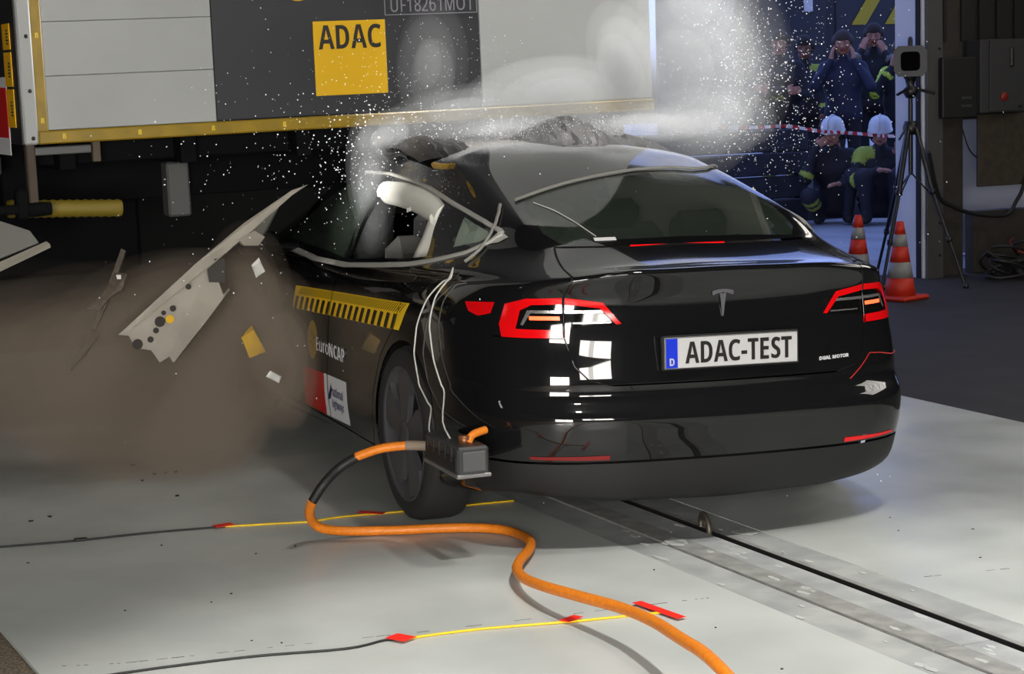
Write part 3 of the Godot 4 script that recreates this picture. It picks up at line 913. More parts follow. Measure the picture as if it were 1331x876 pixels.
func car_fittings(paint: Material, gloss: Material, trim: Material, matte: Material) -> void:
	# bright trim round the side windows
	for side in ["left", "right"]:
		var st := begin()
		add_draped_tube(st, side, pv([-1.5, 1.245, -1.17, 1.250, -0.85, 1.235, -0.605, 1.216, -0.35, 1.185, -0.09, 1.152, 0.10, 1.124, 0.25, 1.097, 0.275, 1.087]), 0.018, 0.0, 8, 0.45)
		add_draped_tube(st, side, pv([0.275, 1.087, 0.25, 1.055, 0.16, 1.013, 0.03, 0.985, -0.10, 0.962, -0.293, 0.936, -0.6, 0.91, -1.02, 0.878, -1.6, 0.86, -2.3, 0.87]), 0.018, 0.0, 8, 0.45)
		st.generate_normals()
		obj("window_trim", st.commit(), trim, car)
	# third brake lamp inside the rear window
	var br := begin()
	var bl := draped("rear", pv([-0.19, 1.073, 0.0, 1.078, 0.19, 1.073]), -0.03)
	add_tube(br, bl, 0.008, 6)
	br.generate_normals()
	obj("brake_lamp", br.commit(), glow("brake_lamp_red", Color(0.95, 0.03, 0.05), 1.6), car)
	# number plate
	var plate := Node3D.new()
	plate.name = "number_plate"
	car.add_child(plate, true)
	plate.set_meta("label", "white number plate with a blue strip")
	plate.transform = Transform3D(Basis.from_euler(Vector3(-0.03, 0, -SHEAR)), lean(Vector3(-0.002, 0.698, 0.905)))
	obj("plate_holder", box(Vector3(0.532, 0.122, 0.02), 0.004), matte, plate, Vector3(0, 0, -0.006))
	obj("plate", box(Vector3(0.518, 0.110, 0.006), 0.002), mat("plate_white", Color(0.68, 0.68, 0.685), 0.35), plate, Vector3(0, 0, 0.006))
	obj("country_strip", box(Vector3(0.044, 0.103, 0.002)), mat("plate_blue", Color(0.02, 0.16, 0.72), 0.35), plate, Vector3(-0.233, 0, 0.0095))
	obj("country_letter", words("D", 0.026, 0.018, 0.002), mat("plate_white", Color.WHITE), plate, Vector3(-0.233, -0.03, 0.011))
	obj("plate_lettering", words("ADAC-TEST", 0.076, 0.415, 0.003), mat("plate_black", Color(0.012, 0.012, 0.012), 0.5), plate, Vector3(0.026, 0.0, 0.0105))
	var rim := begin()
	for q in [[Vector3(0, 0.0535, 0.0095), Vector3(0.515, 0.0022, 0.0015)], [Vector3(0, -0.0535, 0.0095), Vector3(0.515, 0.0022, 0.0015)], [Vector3(0.2575, 0, 0.0095), Vector3(0.0022, 0.107, 0.0015)], [Vector3(-0.2575, 0, 0.0095), Vector3(0.0022, 0.107, 0.0015)]]:
		add_box(rim, q[1], T(q[0]))
	obj("plate_border", done(rim), mat("plate_border", Color(0.25, 0.25, 0.25), 0.5), plate)
	# emblem: a curved cap over a tapering stem
	var em := Node3D.new()
	em.name = "emblem"
	car.add_child(em, true)
	em.transform = Transform3D(Basis.from_euler(Vector3(-0.02, 0, -SHEAR)), drape("rear", Vector2(0.0, 0.866), 0.004))
	var chrome := mat("chrome", Color(0.40, 0.40, 0.42), 0.3, 0.4)
	var cap := PackedVector2Array()
	for i in 9:
		var t := -1.0 + i * 0.25
		cap.append(Vector2(t * 0.042, 0.045 - 0.006 * t * t))
	for i in 9:
		var t := 1.0 - i * 0.25
		cap.append(Vector2(t * 0.040, 0.034 - 0.006 * t * t - 0.004 * absf(t)))
	obj("emblem_cap", prism(cap, 0.0, 0.006), chrome, em)
	obj("emblem_stem", prism(PackedVector2Array(pv([-0.012, 0.031, -0.004, 0.032, 0.0, 0.025, 0.004, 0.032, 0.012, 0.031, 0.008, 0.005, 0.001, -0.05, -0.001, -0.05, -0.008, 0.005])), 0.0, 0.006), chrome, em)
	var dm := obj("badge_lettering", words("DUAL MOTOR", 0.013, 0.135, 0.002), mat("badge_pale", Color(0.8, 0.8, 0.82), 0.4), car)
	var at := drape("rear", Vector2(0.43, 0.645), 0.003)
	var at2 := drape("rear", Vector2(0.47, 0.645), 0.003)
	var ax := (at2 - at).normalized()
	var up := (Vector3.UP - ax * ax.y).normalized()
	dm.transform = Transform3D(Basis(ax, up, ax.cross(up)), lean(at))
	# cabin behind the glass
	var cloth := mat("seat_grey", Color(0.3, 0.3, 0.29), 0.8)
	var pale := mat("cabin_pale", Color(0.62, 0.62, 0.58), 0.85)
	var floor_st := begin()
	add_box(floor_st, Vector3(1.5, 0.06, 3.6), T(Vector3(0, 0.25, -1.3)))
	add_box(floor_st, Vector3(1.2, 0.04, 0.55), T(Vector3(0, 0.93, 0.35), Vector3(0.06, 0, 0)))
	add_box(floor_st, Vector3(1.5, 0.6, 0.05), T(Vector3(0, 0.6, 0.15)))
	obj("cabin_floor", done(floor_st), matte, car)
	for x in [-0.4, 0.4]:
		for z in [-0.28, -1.15]:
			var seat := Node3D.new()
			seat.name = "seat"
			car.add_child(seat, true)
			seat.position = Vector3(x, 0.28, z)
			obj("seat_cushion", box(Vector3(0.52, 0.18, 0.5), 0.06, T(Vector3(0, 0.16, -0.26))), cloth, seat)
			obj("seat_back", box(Vector3(0.5, 0.56, 0.13), 0.055, T(Vector3(0, 0.45, 0.05), Vector3(0.25, 0, 0))), cloth, seat)
			obj("headrest", box(Vector3(0.25, 0.15, 0.09), 0.04, T(Vector3(0, 0.76, 0.12), Vector3(0.2, 0, 0))), matte, seat)
	# the white curtain airbag inside the near rear window
	var bag := begin()
	add_tube(bag, spline([Vector3(-0.60, 1.185, -1.15), Vector3(-0.60, 1.185, -0.95), Vector3(-0.60, 1.175, -0.70), Vector3(-0.60, 1.15, -0.48), Vector3(-0.60, 1.12, -0.33)], 6), 0.05, 12, 0.062)
	add_tube(bag, spline([Vector3(-0.60, 1.10, -0.33), Vector3(-0.62, 1.02, -0.38), Vector3(-0.65, 0.94, -0.43), Vector3(-0.67, 0.86, -0.46)], 6), 0.085, 12, 0.07)
	bag.generate_normals()
	obj("curtain_airbag", bag.commit(), mat("airbag_white", Color(0.86, 0.86, 0.83), 0.85), car)
	var far := begin()
	add_box(far, Vector3(0.03, 0.42, 1.5), T(Vector3(0.64, 1.0, -0.75), Vector3(0, 0, 0.35)), 0.01)
	obj("far_curtain_airbag", done(far), mat("airbag_white", Color.WHITE), car)
	var lin := begin()
	add_box(lin, Vector3(0.02, 0.16, 0.46), T(Vector3(-0.55, 1.05, 0.07), Vector3(0, 0, -0.35)), 0.004)
	obj("pillar_lining", done(lin), pale, car)
	obj("parcel_shelf", box(Vector3(1.1, 0.02, 0.5), 0.004, T(Vector3(0, 0.965, 0.25), Vector3(0.1, 0, 0))), cloth, car)
	# door mirrors
	for s in [-1.0, 1.0]:
		var mi := begin()
		add_lathe(mi, [Vector2(0, -0.1), Vector2(0.06, -0.085), Vector2(0.08, 0.0), Vector2(0.06, 0.085), Vector2(0, 0.1)], 16, Transform3D(Basis(Vector3(0, 0.8, 0), Vector3(s, 0, 0), Vector3(0, 0, 1)), Vector3(s * 0.98, 0.93, -2.0)))
		add_tube(mi, PackedVector3Array([Vector3(s * 0.78, 0.9, -2.05), Vector3(s * 0.95, 0.91, -2.0)]), 0.02)
		mi.generate_normals()
		obj("door_mirror", mi.commit(), paint, car)
	# underside and wheel housings
	var pan := begin()
	add_box(pan, Vector3(1.36, 0.05, 3.9), T(Vector3(0, 0.20, -1.55)))
	obj("underbody", done(pan), matte, car)
	for z in [0.0, -2.875]:
		for s in [-1.0, 1.0]:
			var arch := begin()
			arch.set_smooth_group(1)
			for i in 12:
				var a := PI * (i - 0.8) / 10.4
				var b := PI * (i + 0.2) / 10.4
				var p := Vector3(0, sin(a) * 0.356 + 0.315, cos(a) * 0.36 + z - 0.035)
				var q := Vector3(0, sin(b) * 0.356 + 0.315, cos(b) * 0.36 + z - 0.035)
				quad(arch, p + Vector3(s * 0.6, 0, 0), q + Vector3(s * 0.6, 0, 0), q + Vector3(s * 0.905, 0, 0), p + Vector3(s * 0.905, 0, 0))
			for i in 10:
				var a := PI * i / 10.0
				var b := PI * (i + 1) / 10.0
				quad(arch, Vector3(s * 0.6, 0.2, cos(a) * 0.36 + z - 0.035), Vector3(s * 0.6, sin(a) * 0.356 + 0.315, cos(a) * 0.36 + z - 0.035), Vector3(s * 0.6, sin(b) * 0.356 + 0.315, cos(b) * 0.36 + z - 0.035), Vector3(s * 0.6, 0.2, cos(b) * 0.36 + z - 0.035))
			arch.generate_normals()
			obj("wheel_housing", arch.commit(), matte, car)

func wheels(rubber: Material, matte: Material) -> void:
	var cover := mat("wheel_cover_grey", Color(0.27, 0.27, 0.285), 0.4, 0.2)
	for s in [-1.0, 1.0]:
		for z in [0.0, -2.875]:
			var w := Node3D.new()
			w.name = "wheel"
			car.add_child(w, true)
			# local y is the axle, pointing outwards
			w.transform = Transform3D(Basis(Vector3(0, -s, 0), Vector3(s, 0, 0), Vector3(0, 0, 1)), Vector3(s * 0.812, 0.334, z - 0.03)).rotated_local(Vector3.UP, 0.35)
			obj("tyre", lathe([Vector2(0.25, -0.075), Vector2(0.30, -0.085), Vector2(0.325, -0.075), Vector2(0.333, -0.05), Vector2(0.334, 0.0), Vector2(0.333, 0.066), Vector2(0.325, 0.09), Vector2(0.30, 0.108), Vector2(0.262, 0.104), Vector2(0.254, 0.095)], 48), rubber, w)
			obj("rim", lathe([Vector2(0.258, 0.09), Vector2(0.262, 0.10), Vector2(0.254, 0.106), Vector2(0.245, 0.098), Vector2(0.236, 0.07), Vector2(0.0, 0.06)], 48), cover, w)
			for k in 5:
				var sp := begin()
				var a := TAU * k / 5.0
				var poly := pv([-0.03, 0.03, -0.075, 0.15, -0.125, 0.212, -0.04, 0.242, 0.04, 0.242, 0.055, 0.19, 0.035, 0.10, 0.03, 0.03])
				add_prism(sp, PackedVector2Array(poly), 0.0, 0.022, Transform3D(Basis(Vector3(0, 1, 0), a) * Basis(Vector3(1, 0, 0), Vector3(0, 0, 1), Vector3(0, 1, 0)), Vector3(0, 0.075, 0)))
				obj("spoke", done(sp), cover, w)
			obj("hub_cap", lathe([Vector2(0.05, 0.06), Vector2(0.05, 0.1), Vector2(0.035, 0.106), Vector2(0.0, 0.106)], 20), cover, w)

func crumpled_roof(gloss: Material, trim: Material) -> void:
	# the torn front edge of the roof, folded up against the trailer
	var n := FastNoiseLite.new()
	n.seed = 5
	n.frequency = 3.0
	var st := begin()
	st.set_smooth_group(-1)
	var rows := 8
	var cols := 56
	var P := []
	for i in cols + 1:
		var x := -0.60 + 1.22 * i / cols
		var hump := 0.035 + exp(-pow((x - 0.20) / 0.16, 2.0)) * 0.085 + exp(-pow((x + 0.46) / 0.12, 2.0)) * 0.035 + exp(-pow((x - 0.52) / 0.12, 2.0)) * 0.05 + 0.018 * n.get_noise_2d(x * 4.0, 0.0)
		var edge := 1.366 + 0.012 * sin(x * 9.0) - 0.16 * x * x
		var line := []
		for j in rows + 1:
			var t := float(j) / rows
			line.append(lean(Vector3(x + 0.012 * n.get_noise_2d(x * 5.0, t * 9.0), edge - 0.005 + hump * sin(t * 2.4) + 0.022 * n.get_noise_2d(x * 7.0 + 40.0, t * 6.0) * t, -0.78 - 0.58 * t + 0.05 * n.get_noise_2d(x * 5.0 + 80.0, t * 3.0))))
		P.append(line)
	for i in cols:
		for j in rows: quad(st, P[i][j], P[i + 1][j], P[i + 1][j + 1], P[i][j + 1])
	obj("crumpled_roof_glass", done(st), mat("shattered_black_glass", Color(0.16, 0.16, 0.165), 0.6), car).set_meta("label", "shattered black roof glass folded up in a ridge")
	var pr := begin()
	for s in [-1.0, 1.0]:
		var line := []
		for k in 8:
			var t := k / 7.0
			line.append(lean(Vector3(s * (0.545 + 0.03 * sin(t * 3.0)), 1.325 + 0.07 * t * t + 0.012 * sin(t * 11.0), -1.05 - 0.45 * t)))
		add_tube(pr, spline(line, 4), 0.028, 8, 0.04, true, 0.6)
	pr.generate_normals()
	obj("bent_roof_rail", pr.commit(), mat("black_paint", Color.BLACK), car)

# ------------------------------------------------------------------ the trailer
func build_trailer() -> void:
	var t := thing("trailer", "box trailer with white planks, dark blue panel and a yellow lower rail", "trailer", Vector3(-1.934, 1.437, -1.75))
	t.rotation.z = 0.0135
	var white := noisy("trailer_white", Color(0.535, 0.545, 0.545), Color(0.575, 0.585, 0.585), 0.003, 2.0, 0.45, 21)
	var navy := mat("trailer_navy", Color(0.115, 0.12, 0.14), 0.5)
	var yellow := noisy("trailer_yellow", Color(0.47, 0.385, 0.02), Color(0.53, 0.43, 0.03), 0.01, 0.8, 0.4, 22)
	var steel := mat("chassis_dark", Color(0.055, 0.057, 0.064), 0.8, 0.0, 0.15)
	var light := mat("chassis_grey", Color(0.3, 0.305, 0.305), 0.6, 0.1)
	var top := 2.55
	obj("core", box(Vector3(3.05, top, 2.4), 0.0, T(Vector3(1.525, top * 0.5, -1.232))), navy, t)
	obj("corner_post", box(Vector3(0.062, top, 0.05), 0.008, T(Vector3(0.031, top * 0.5, -0.008))), white, t)
	obj("yellow_strip", box(Vector3(0.046, top, 0.036), 0.004, T(Vector3(0.084, top * 0.5, -0.01))), yellow, t)
	obj("yellow_rail", box(Vector3(2.988, 0.056, 0.046), 0.006, T(Vector3(1.556, 0.028, -0.005))), yellow, t)
	for i in 11:
		var y0 := 0.058 + i * 0.229 - (0.0 if i else 0.0)
		var h := 0.2275
		obj("white_plank", box(Vector3(0.744, h, 0.03), 0.0025, T(Vector3(0.481, y0 + h * 0.5, -0.016))), white, t)
	obj("navy_panel", box(Vector3(1.286, top - 0.06, 0.03), 0.003, T(Vector3(1.498, 0.06 + (top - 0.06) * 0.5, -0.016))), navy, t)
	obj("white_panel", box(Vector3(0.905, top - 0.06, 0.032), 0.003, T(Vector3(2.597, 0.06 + (top - 0.06) * 0.5, -0.016))), white, t)
	for i in 4: obj("rivet", lathe([Vector2(0.009, 0), Vector2(0.007, 0.004), Vector2(0, 0.005)], 10, T(Vector3(0.038, 0.027 + [0.0, 0.2, 0.43, 0.66][i], 0.017), Vector3(PI / 2, 0, 0))), mat("rivet_dark", Color(0.05, 0.05, 0.05), 0.5), t)
	var mark := mat("reflector_mark", Color(0.78, 0.68, 0.18), 0.3)
	for p in [Vector3(0.084, 0.10, 0.009), Vector3(0.084, 0.46, 0.009), Vector3(0.17, 0.03, 0.019), Vector3(0.50, 0.03, 0.019), Vector3(0.83, 0.03, 0.019), Vector3(1.16, 0.03, 0.019)]:
		obj("reflector_mark", words("8", 0.022, 0.016, 0.002), mark, t, p)
	# the square sign, the number and the round badge
	var sign := Node3D.new()
	sign.name = "square_sign"
	t.add_child(sign, true)
	sign.position = Vector3(1.497, 0.313, 0.002)
	obj("sign_plate", box(Vector3(0.348, 0.332, 0.006), 0.001), mat("sign_yellow", Color(0.76, 0.60, 0.0), 0.4), sign)
	obj("sign_lettering", words("ADAC", 0.107, 0.302, 0.003), mat("sign_black", Color(0.07, 0.05, 0.03), 0.5), sign, Vector3(0.0, 0.094, 0.004))
	obj("panel_number", words("UF18261MO1", 0.062, 0.40, 0.002, false), mat("number_grey", Color(0.42, 0.42, 0.45), 0.5), t, Vector3(1.905, 0.541, 0.0))
	var fr := begin()
	for q in [[Vector3(1.905, 0.498, 0.0), Vector3(0.46, 0.004, 0.003)], [Vector3(1.905, 0.588, 0.0), Vector3(0.46, 0.004, 0.003)], [Vector3(1.676, 0.543, 0.0), Vector3(0.004, 0.09, 0.003)], [Vector3(2.134, 0.543, 0.0), Vector3(0.004, 0.09, 0.003)]]:
		add_box(fr, q[1], T(q[0]))
	obj("number_frame", done(fr), mat("number_grey", Color.WHITE), t).set_meta("kind", "stuff")
	obj("round_badge", prism(circle(Vector2.ZERO, 0.083, 40), 0, 0.004), mat("sign_yellow", Color.WHITE), t, Vector3(1.262, 0.655, -0.002))
	obj("badge_cross", prism(PackedVector2Array(pv([-0.016, -0.06, 0.0, -0.016, 0.05, -0.05, 0.016, 0.0, 0.06, 0.02, 0.014, 0.014, 0.0, 0.06, -0.014, 0.014, -0.06, 0.02, -0.016, 0.0])), 0, 0.003), mat("sign_black", Color.BLACK), t, Vector3(1.262, 0.655, 0.002))
	# frame under the floor
	obj("side_angle", box(Vector3(0.27, 0.035, 0.04), 0.004, T(Vector3(0.155, -0.03, -0.03))), light, t)
	obj("bracket", box(Vector3(0.035, 0.09, 0.03), 0.003, T(Vector3(0.325, -0.045, -0.08))), mat("bracket_brown", Color(0.3, 0.26, 0.2), 0.7), t)
	obj("frame_rail", box(Vector3(2.9, 0.10, 0.1), 0.006, T(Vector3(1.5, -0.05, -0.25))), steel, t)
	obj("frame_rail", box(Vector3(2.9, 0.3, 0.12), 0.006, T(Vector3(1.5, -0.16, -0.85))), steel, t)
	obj("frame_rail", box(Vector3(2.9, 0.3, 0.12), 0.006, T(Vector3(1.5, -0.16, -1.75))), steel, t)
	for i in 6: obj("cross_member", box(Vector3(0.07, 0.12, 2.3), 0.004, T(Vector3(0.2 + i * 0.54, -0.06, -1.23))), steel, t)
	obj("support_leg", box(Vector3(0.11, 0.26, 0.11), 0.01, T(Vector3(0.86, -0.27, -0.75))), light, t)
	obj("support_leg", box(Vector3(0.11, 0.75, 0.11), 0.01, T(Vector3(0.86, -0.5, -1.75))), steel, t)
	obj("storage_box", box(Vector3(0.75, 0.5, 0.5), 0.02, T(Vector3(0.38, -0.42, -1.3))), steel, t)
	for x in [2.2, 2.8]:
		for z in [-0.9, -1.9]: obj("trailer_tyre", lathe([Vector2(0.2, -0.11), Vector2(0.34, -0.13), Vector2(0.4, -0.1), Vector2(0.41, 0.0), Vector2(0.4, 0.1), Vector2(0.34, 0.13), Vector2(0.2, 0.11), Vector2(0, 0.08)], 24, T(Vector3(x - 3.4, -1.027, z - 1.5), Vector3(PI / 2, 0, 0))), mat("tyre_rubber", Color.BLACK), t)
	# yellow ribbed underrun tube and its dark hinge
	var rib := begin()
	var prof := []
	for i in 29: prof.append(Vector2(0.036 + 0.005 * (i % 2), -0.25 + i * 0.0178))
	add_lathe(rib, prof, 14, T(Vector3(0.19, -0.29, -0.16), Vector3(0, 0, PI / 2 - 0.06)))
	rib.generate_normals()
	obj("ribbed_tube", rib.commit(), mat("ribbed_yellow", Color(0.42, 0.36, 0.05), 0.6), t).set_meta("label", "yellow ribbed underrun tube")
	obj("hinge", box(Vector3(0.05, 0.13, 0.06), 0.01, T(Vector3(-0.03, -0.25, 0.0))), steel, t)
	obj("hinge_arm", box(Vector3(0.34, 0.04, 0.05), 0.008, T(Vector3(-0.15, -0.27, 0.0))), steel, t)
	obj("hinge_knuckle", lathe([Vector2(0, -0.06), Vector2(0.028, -0.06), Vector2(0.032, 0.0), Vector2(0.028, 0.06), Vector2(0, 0.06)], 14, T(Vector3(0.035, -0.275, 0.0), Vector3(0, 0, PI / 2))), steel, t)
	obj("rear_post", box(Vector3(0.04, 0.3, 0.05), 0.006, T(Vector3(0.025, -0.12, -0.02))), mat("rust_brown", Color(0.22, 0.18, 0.14), 0.7), t)
	# markings on the end face of the trailer
	var sy := mat("marking_yellow", Color(0.95, 0.72, 0.02), 0.35)
	for q in [[0.403, 0.52], [0.245, 0.398], [0.07, 0.24]]:
		obj("yellow_marking", box(Vector3(0.004, q[1] - q[0] - 0.006, 0.15), 0.001, T(Vector3(-0.003, (q[0] + q[1]) * 0.5, -0.195))), sy, t)
		for k in 5: obj("marking_print", box(Vector3(0.002, 0.008, 0.03 + 0.012 * (k % 2)), 0.0, T(Vector3(-0.006, (q[0] + q[1]) * 0.5 - 0.03 + k * 0.014, -0.165))), mat("sign_black", Color.BLACK), t)
	obj("red_marking", box(Vector3(0.004, 0.22, 0.32), 0.001, T(Vector3(-0.003, 0.135, -0.44))), mat("marking_red", Color(0.8, 0.08, 0.1), 0.35), t)
	obj("white_marking", box(Vector3(0.003, 0.34, 0.36), 0.001, T(Vector3(-0.0015, 0.12, -0.45))), mat("sticker_white", Color.WHITE), t)
	for z in [-0.6, -1.7]: obj("end_lamp", box(Vector3(0.05, 0.09, 0.22), 0.01, T(Vector3(-0.03, -0.1, z))), light, t)

# ------------------------------------------------------------------ cables, tapes and marks on the floor; wires on the car
func cable(called: String, label: String, pts: Array, r: float, m: Material, smooth := 5, group := "") -> MeshInstance3D:
	var o := obj(called, tube(pts, r, smooth, 10), m)
	tag(o, label, "cable", group)
	return o

func build_floor_things() -> void:
	var orange := noisy("cable_orange", Color(0.86, 0.50, 0.10), Color(0.78, 0.42, 0.08), 0.03, 0.35, 0.5, 31)
	var black := mat("cable_black", Color(0.045, 0.045, 0.045), 0.6)
	var o := thing("power_cable", "thick orange cable looping from the grey connector box down across the floor", "cable", Vector3.ZERO)
	obj("orange_sheath", tube([Vector3(-1.06, 0.37, 0.31), Vector3(-1.145, 0.36, 0.264), Vector3(-1.223, 0.33, 0.217)], 0.0165, 6, 12), orange, o)
	obj("black_sleeve", tube([Vector3(-1.218, 0.332, 0.219), Vector3(-1.282, 0.29, 0.191), Vector3(-1.347, 0.24, 0.202), Vector3(-1.386, 0.18, 0.188)], 0.0172, 6, 12), black, o).set_meta("label", "black tape wound round the cable")
	obj("orange_sheath", tube([Vector3(-1.386, 0.183, 0.189), Vector3(-1.381, 0.130, 0.135), Vector3(-1.351, 0.08, 0.086), Vector3(-1.310, 0.05, 0.075), Vector3(-1.232, 0.03, 0.066), Vector3(-1.131, 0.02, 0.079), Vector3(-1.029, 0.02, 0.129), Vector3(-0.922, 0.02, 0.168), Vector3(-0.819, 0.02, 0.218), Vector3(-0.727, 0.02, 0.292), Vector3(-0.687, 0.02, 0.392), Vector3(-0.710, 0.03, 0.571), Vector3(-0.771, 0.03, 0.699), Vector3(-0.884, 0.04, 0.862), Vector3(-0.965, 0.05, 1.010), Vector3(-1.013, 0.06, 1.171), Vector3(-1.035, 0.08, 1.376), Vector3(-1.026, 0.10, 1.624), Vector3(-1.020, 0.12, 1.860), Vector3(-1.047, 0.14, 2.095), Vector3(-1.102, 0.16, 2.344), Vector3(-1.142, 0.17, 2.555), Vector3(-1.177, 0.14, 2.784), Vector3(-1.188, 0.05, 3.060), Vector3(-1.15, 0.019, 3.4), Vector3(-1.1, 0.019, 4.2)], 0.0175, 5, 12), orange, o)
	obj("braided_end", tube([Vector3(-1.0, 0.368, 0.352), Vector3(-1.03, 0.37, 0.332), Vector3(-1.065, 0.37, 0.308)], 0.0178, 3, 12), noisy("braid_grey", Color(0.62, 0.55, 0.48), Color(0.3, 0.26, 0.22), 0.2, 0.1, 0.7, 33), o).set_meta("label", "grey braided cable end")
	# connector box hanging at the rear corner of the car
	var c := thing("connector_box", "grey plug connector box hanging behind the rear wheel of the black car", "box", Vector3(-0.985, 0.378, 0.58), CAR_TURN)
	var grey := mat("connector_grey", Color(0.17, 0.175, 0.18), 0.45)
	obj("shell", box(Vector3(0.115, 0.10, 0.36), 0.008), grey, c)
	obj("lower_flange", box(Vector3(0.125, 0.014, 0.37), 0.003, T(Vector3(0, -0.05, 0))), mat("connector_silver", Color(0.5, 0.5, 0.5), 0.35, 0.6), c)
	for i in 5: obj("side_rib", box(Vector3(0.008, 0.05, 0.012), 0.002, T(Vector3(-0.06, 0.02, -0.14 + i * 0.065))), mat("connector_dark", Color(0.05, 0.05, 0.05), 0.5), c)
	obj("side_panel", box(Vector3(0.004, 0.05, 0.33), 0.001, T(Vector3(-0.0585, -0.012, 0))), mat("connector_dark", Color.BLACK), c)
	obj("end_cover", box(Vector3(0.085, 0.07, 0.01), 0.003, T(Vector3(0, 0, 0.184))), mat("connector_light", Color(0.26, 0.265, 0.27), 0.4), c)
	obj("cable_gland", tube([Vector3(0.01, 0.05, 0.10), Vector3(0.03, 0.075, 0.09), Vector3(0.085, 0.085, 0.07)], 0.014, 4, 10), orange, c)
	obj("gland_nut", lathe([Vector2(0, 0), Vector2(0.022, 0), Vector2(0.022, 0.03), Vector2(0, 0.03)], 6, T(Vector3(0.0, 0.045, 0.09))), mat("gland_copper", Color(0.5, 0.32, 0.2), 0.4, 0.5), c)
	# measuring cables along the floor, black then yellow
	var yel := mat("cable_yellow", Color(0.83, 0.69, 0.04), 0.5)
	var m1 := thing("measuring_cable", "thin measuring cable, black then yellow, running under the rear wheel of the black car", "cable")
	obj("black_part", tube([Vector3(-2.60, 0.004, -0.53), Vector3(-2.239, 0.004, -0.454), Vector3(-2.087, 0.004, -0.43), Vector3(-1.814, 0.004, -0.407), Vector3(-1.55, 0.004, -0.356)], 0.0042, 5, 6), black, m1)
	obj("yellow_part", tube([Vector3(-1.55, 0.004, -0.356), Vector3(-1.391, 0.004, -0.307), Vector3(-1.251, 0.004, -0.264), Vector3(-1.091, 0.004, -0.273), Vector3(-0.881, 0.004, -0.236), Vector3(-0.42, 0.004, -0.18)], 0.0042, 5, 6), yel, m1)
	obj("splice", box(Vector3(0.05, 0.012, 0.02), 0.004, T(Vector3(-2.087, 0.007, -0.43), Vector3(0, -0.12, 0))), black, m1)
	var m2 := thing("measuring_cable", "thin measuring cable, black then yellow, nearest the photographer under the orange cable", "cable")
	obj("black_part", tube([Vector3(-2.60, 0.004, 1.35), Vector3(-2.296, 0.004, 1.354), Vector3(-2.003, 0.004, 1.384), Vector3(-1.737, 0.004, 1.45), Vector3(-1.604, 0.004, 1.424), Vector3(-1.555, 0.004, 1.44)], 0.0042, 5, 6), black, m2)
	obj("yellow_part", tube([Vector3(-1.555, 0.004, 1.44), Vector3(-1.315, 0.004, 1.46), Vector3(-1.033, 0.004, 1.529), Vector3(-0.837, 0.004, 1.565), Vector3(-0.745, 0.004, 1.582)], 0.0042, 5, 6), yel, m2)
	var redt := mat("tape_red", Color(0.92, 0.15, 0.1), 0.5)
	for q in [[Vector3(-1.555, 0.009, -0.365), 0.075, 0.05, 0.15, "red tape tag at the end of the black cable left of the orange loop"], [Vector3(-0.99, 0.009, -0.262), 0.035, 0.11, 0.75, "red tape tag crossing the yellow cable beside the rear wheel"], [Vector3(-1.557, 0.009, 1.437), 0.06, 0.075, 0.5, "red tape tag where the front black cable turns yellow"], [Vector3(-1.02, 0.009, 1.516), 0.075, 0.04, 0.45, "small red tape tag midway along the front yellow cable"], [Vector3(-0.738, 0.009, 1.565), 0.035, 0.24, 0.12, "long red tape strip under the orange cable at the yellow end"]]:
		var st := begin()
		add_box(st, Vector3(q[1], 0.0012, q[2]), T(Vector3.ZERO), 0.0004)
		var e := obj("tape_tag", done(st), redt, null, q[0])
		e.rotation.y = q[3]
		tag(e, q[4], "tape", "red tape tags on the floor cables")
	# wires taped to the car
	var w := mat("wire_white", Color(0.75, 0.75, 0.73), 0.5)
	var turn := Basis(Vector3.UP, CAR_TURN)
	var dr := func(axis: String, a: Array, lift: float) -> Array:
		var out := []
		for p in draped(axis, pv(a), lift, 0.04): out.append(turn * p)
		return out
	var strip := draped("top", pv([-0.50, 0.09, -0.4, 0.04, -0.25, -0.03, -0.1, -0.09, 0.1, -0.16, 0.28, -0.2, 0.38, -0.20, 0.46, -0.24, 0.54, -0.33]), 0.008, 0.04)
	var s2 := []
	for p in strip: s2.append(turn * p)
	cable("sensor_wire", "pale wire arching over the top of the rear window of the black car", s2, 0.0065, mat("wire_pale", Color(0.5, 0.5, 0.48), 0.6), 2)
	cable("sensor_wire", "pale wire crossing the roof pillar of the black car by the bright trim tip", dr.call("left", [0.10, 1.175, 0.15, 1.15, 0.20, 1.115, 0.23, 1.08, 0.25, 1.03, 0.255, 0.98], 0.009), 0.0065, mat("wire_pale", Color.WHITE), 2)
	var lw := func(a: Array) -> Array:
		var out := dr.call("left", a, 0.018) as Array
		return out
	var wire1: Array = lw.call([0.245, 0.955, 0.20, 0.90, 0.16, 0.84, 0.125, 0.74, 0.13, 0.64, 0.20, 0.53, 0.32, 0.46])
	wire1.append_array([turn * Vector3(-0.955, 0.43, 0.42), turn * Vector3(-0.97, 0.395, 0.50)])
	cable("sensor_wire", "thin white wire curving over the wheel arch to the grey connector box, nearer the door", wire1, 0.003, w, 3)
	var wire2: Array = lw.call([0.25, 0.95, 0.235, 0.90, 0.23, 0.85, 0.25, 0.75, 0.32, 0.64, 0.42, 0.53])
	wire2.append_array([turn * Vector3(-0.945, 0.47, 0.55), turn * Vector3(-0.95, 0.42, 0.66)])
	cable("sensor_wire", "thin white wire falling down the rear wing to the grey connector box, nearer the lamp", wire2, 0.003, w, 3)
	var rear_w := []
	for p in draped("rear", pv([-0.445, 1.185, -0.40, 1.16, -0.36, 1.12, -0.325, 1.075]), 0.004, 0.04): rear_w.append(turn * p)
	cable("sensor_wire", "fine wire running down the rear window to a white tape strip", rear_w, 0.0018, w, 2)
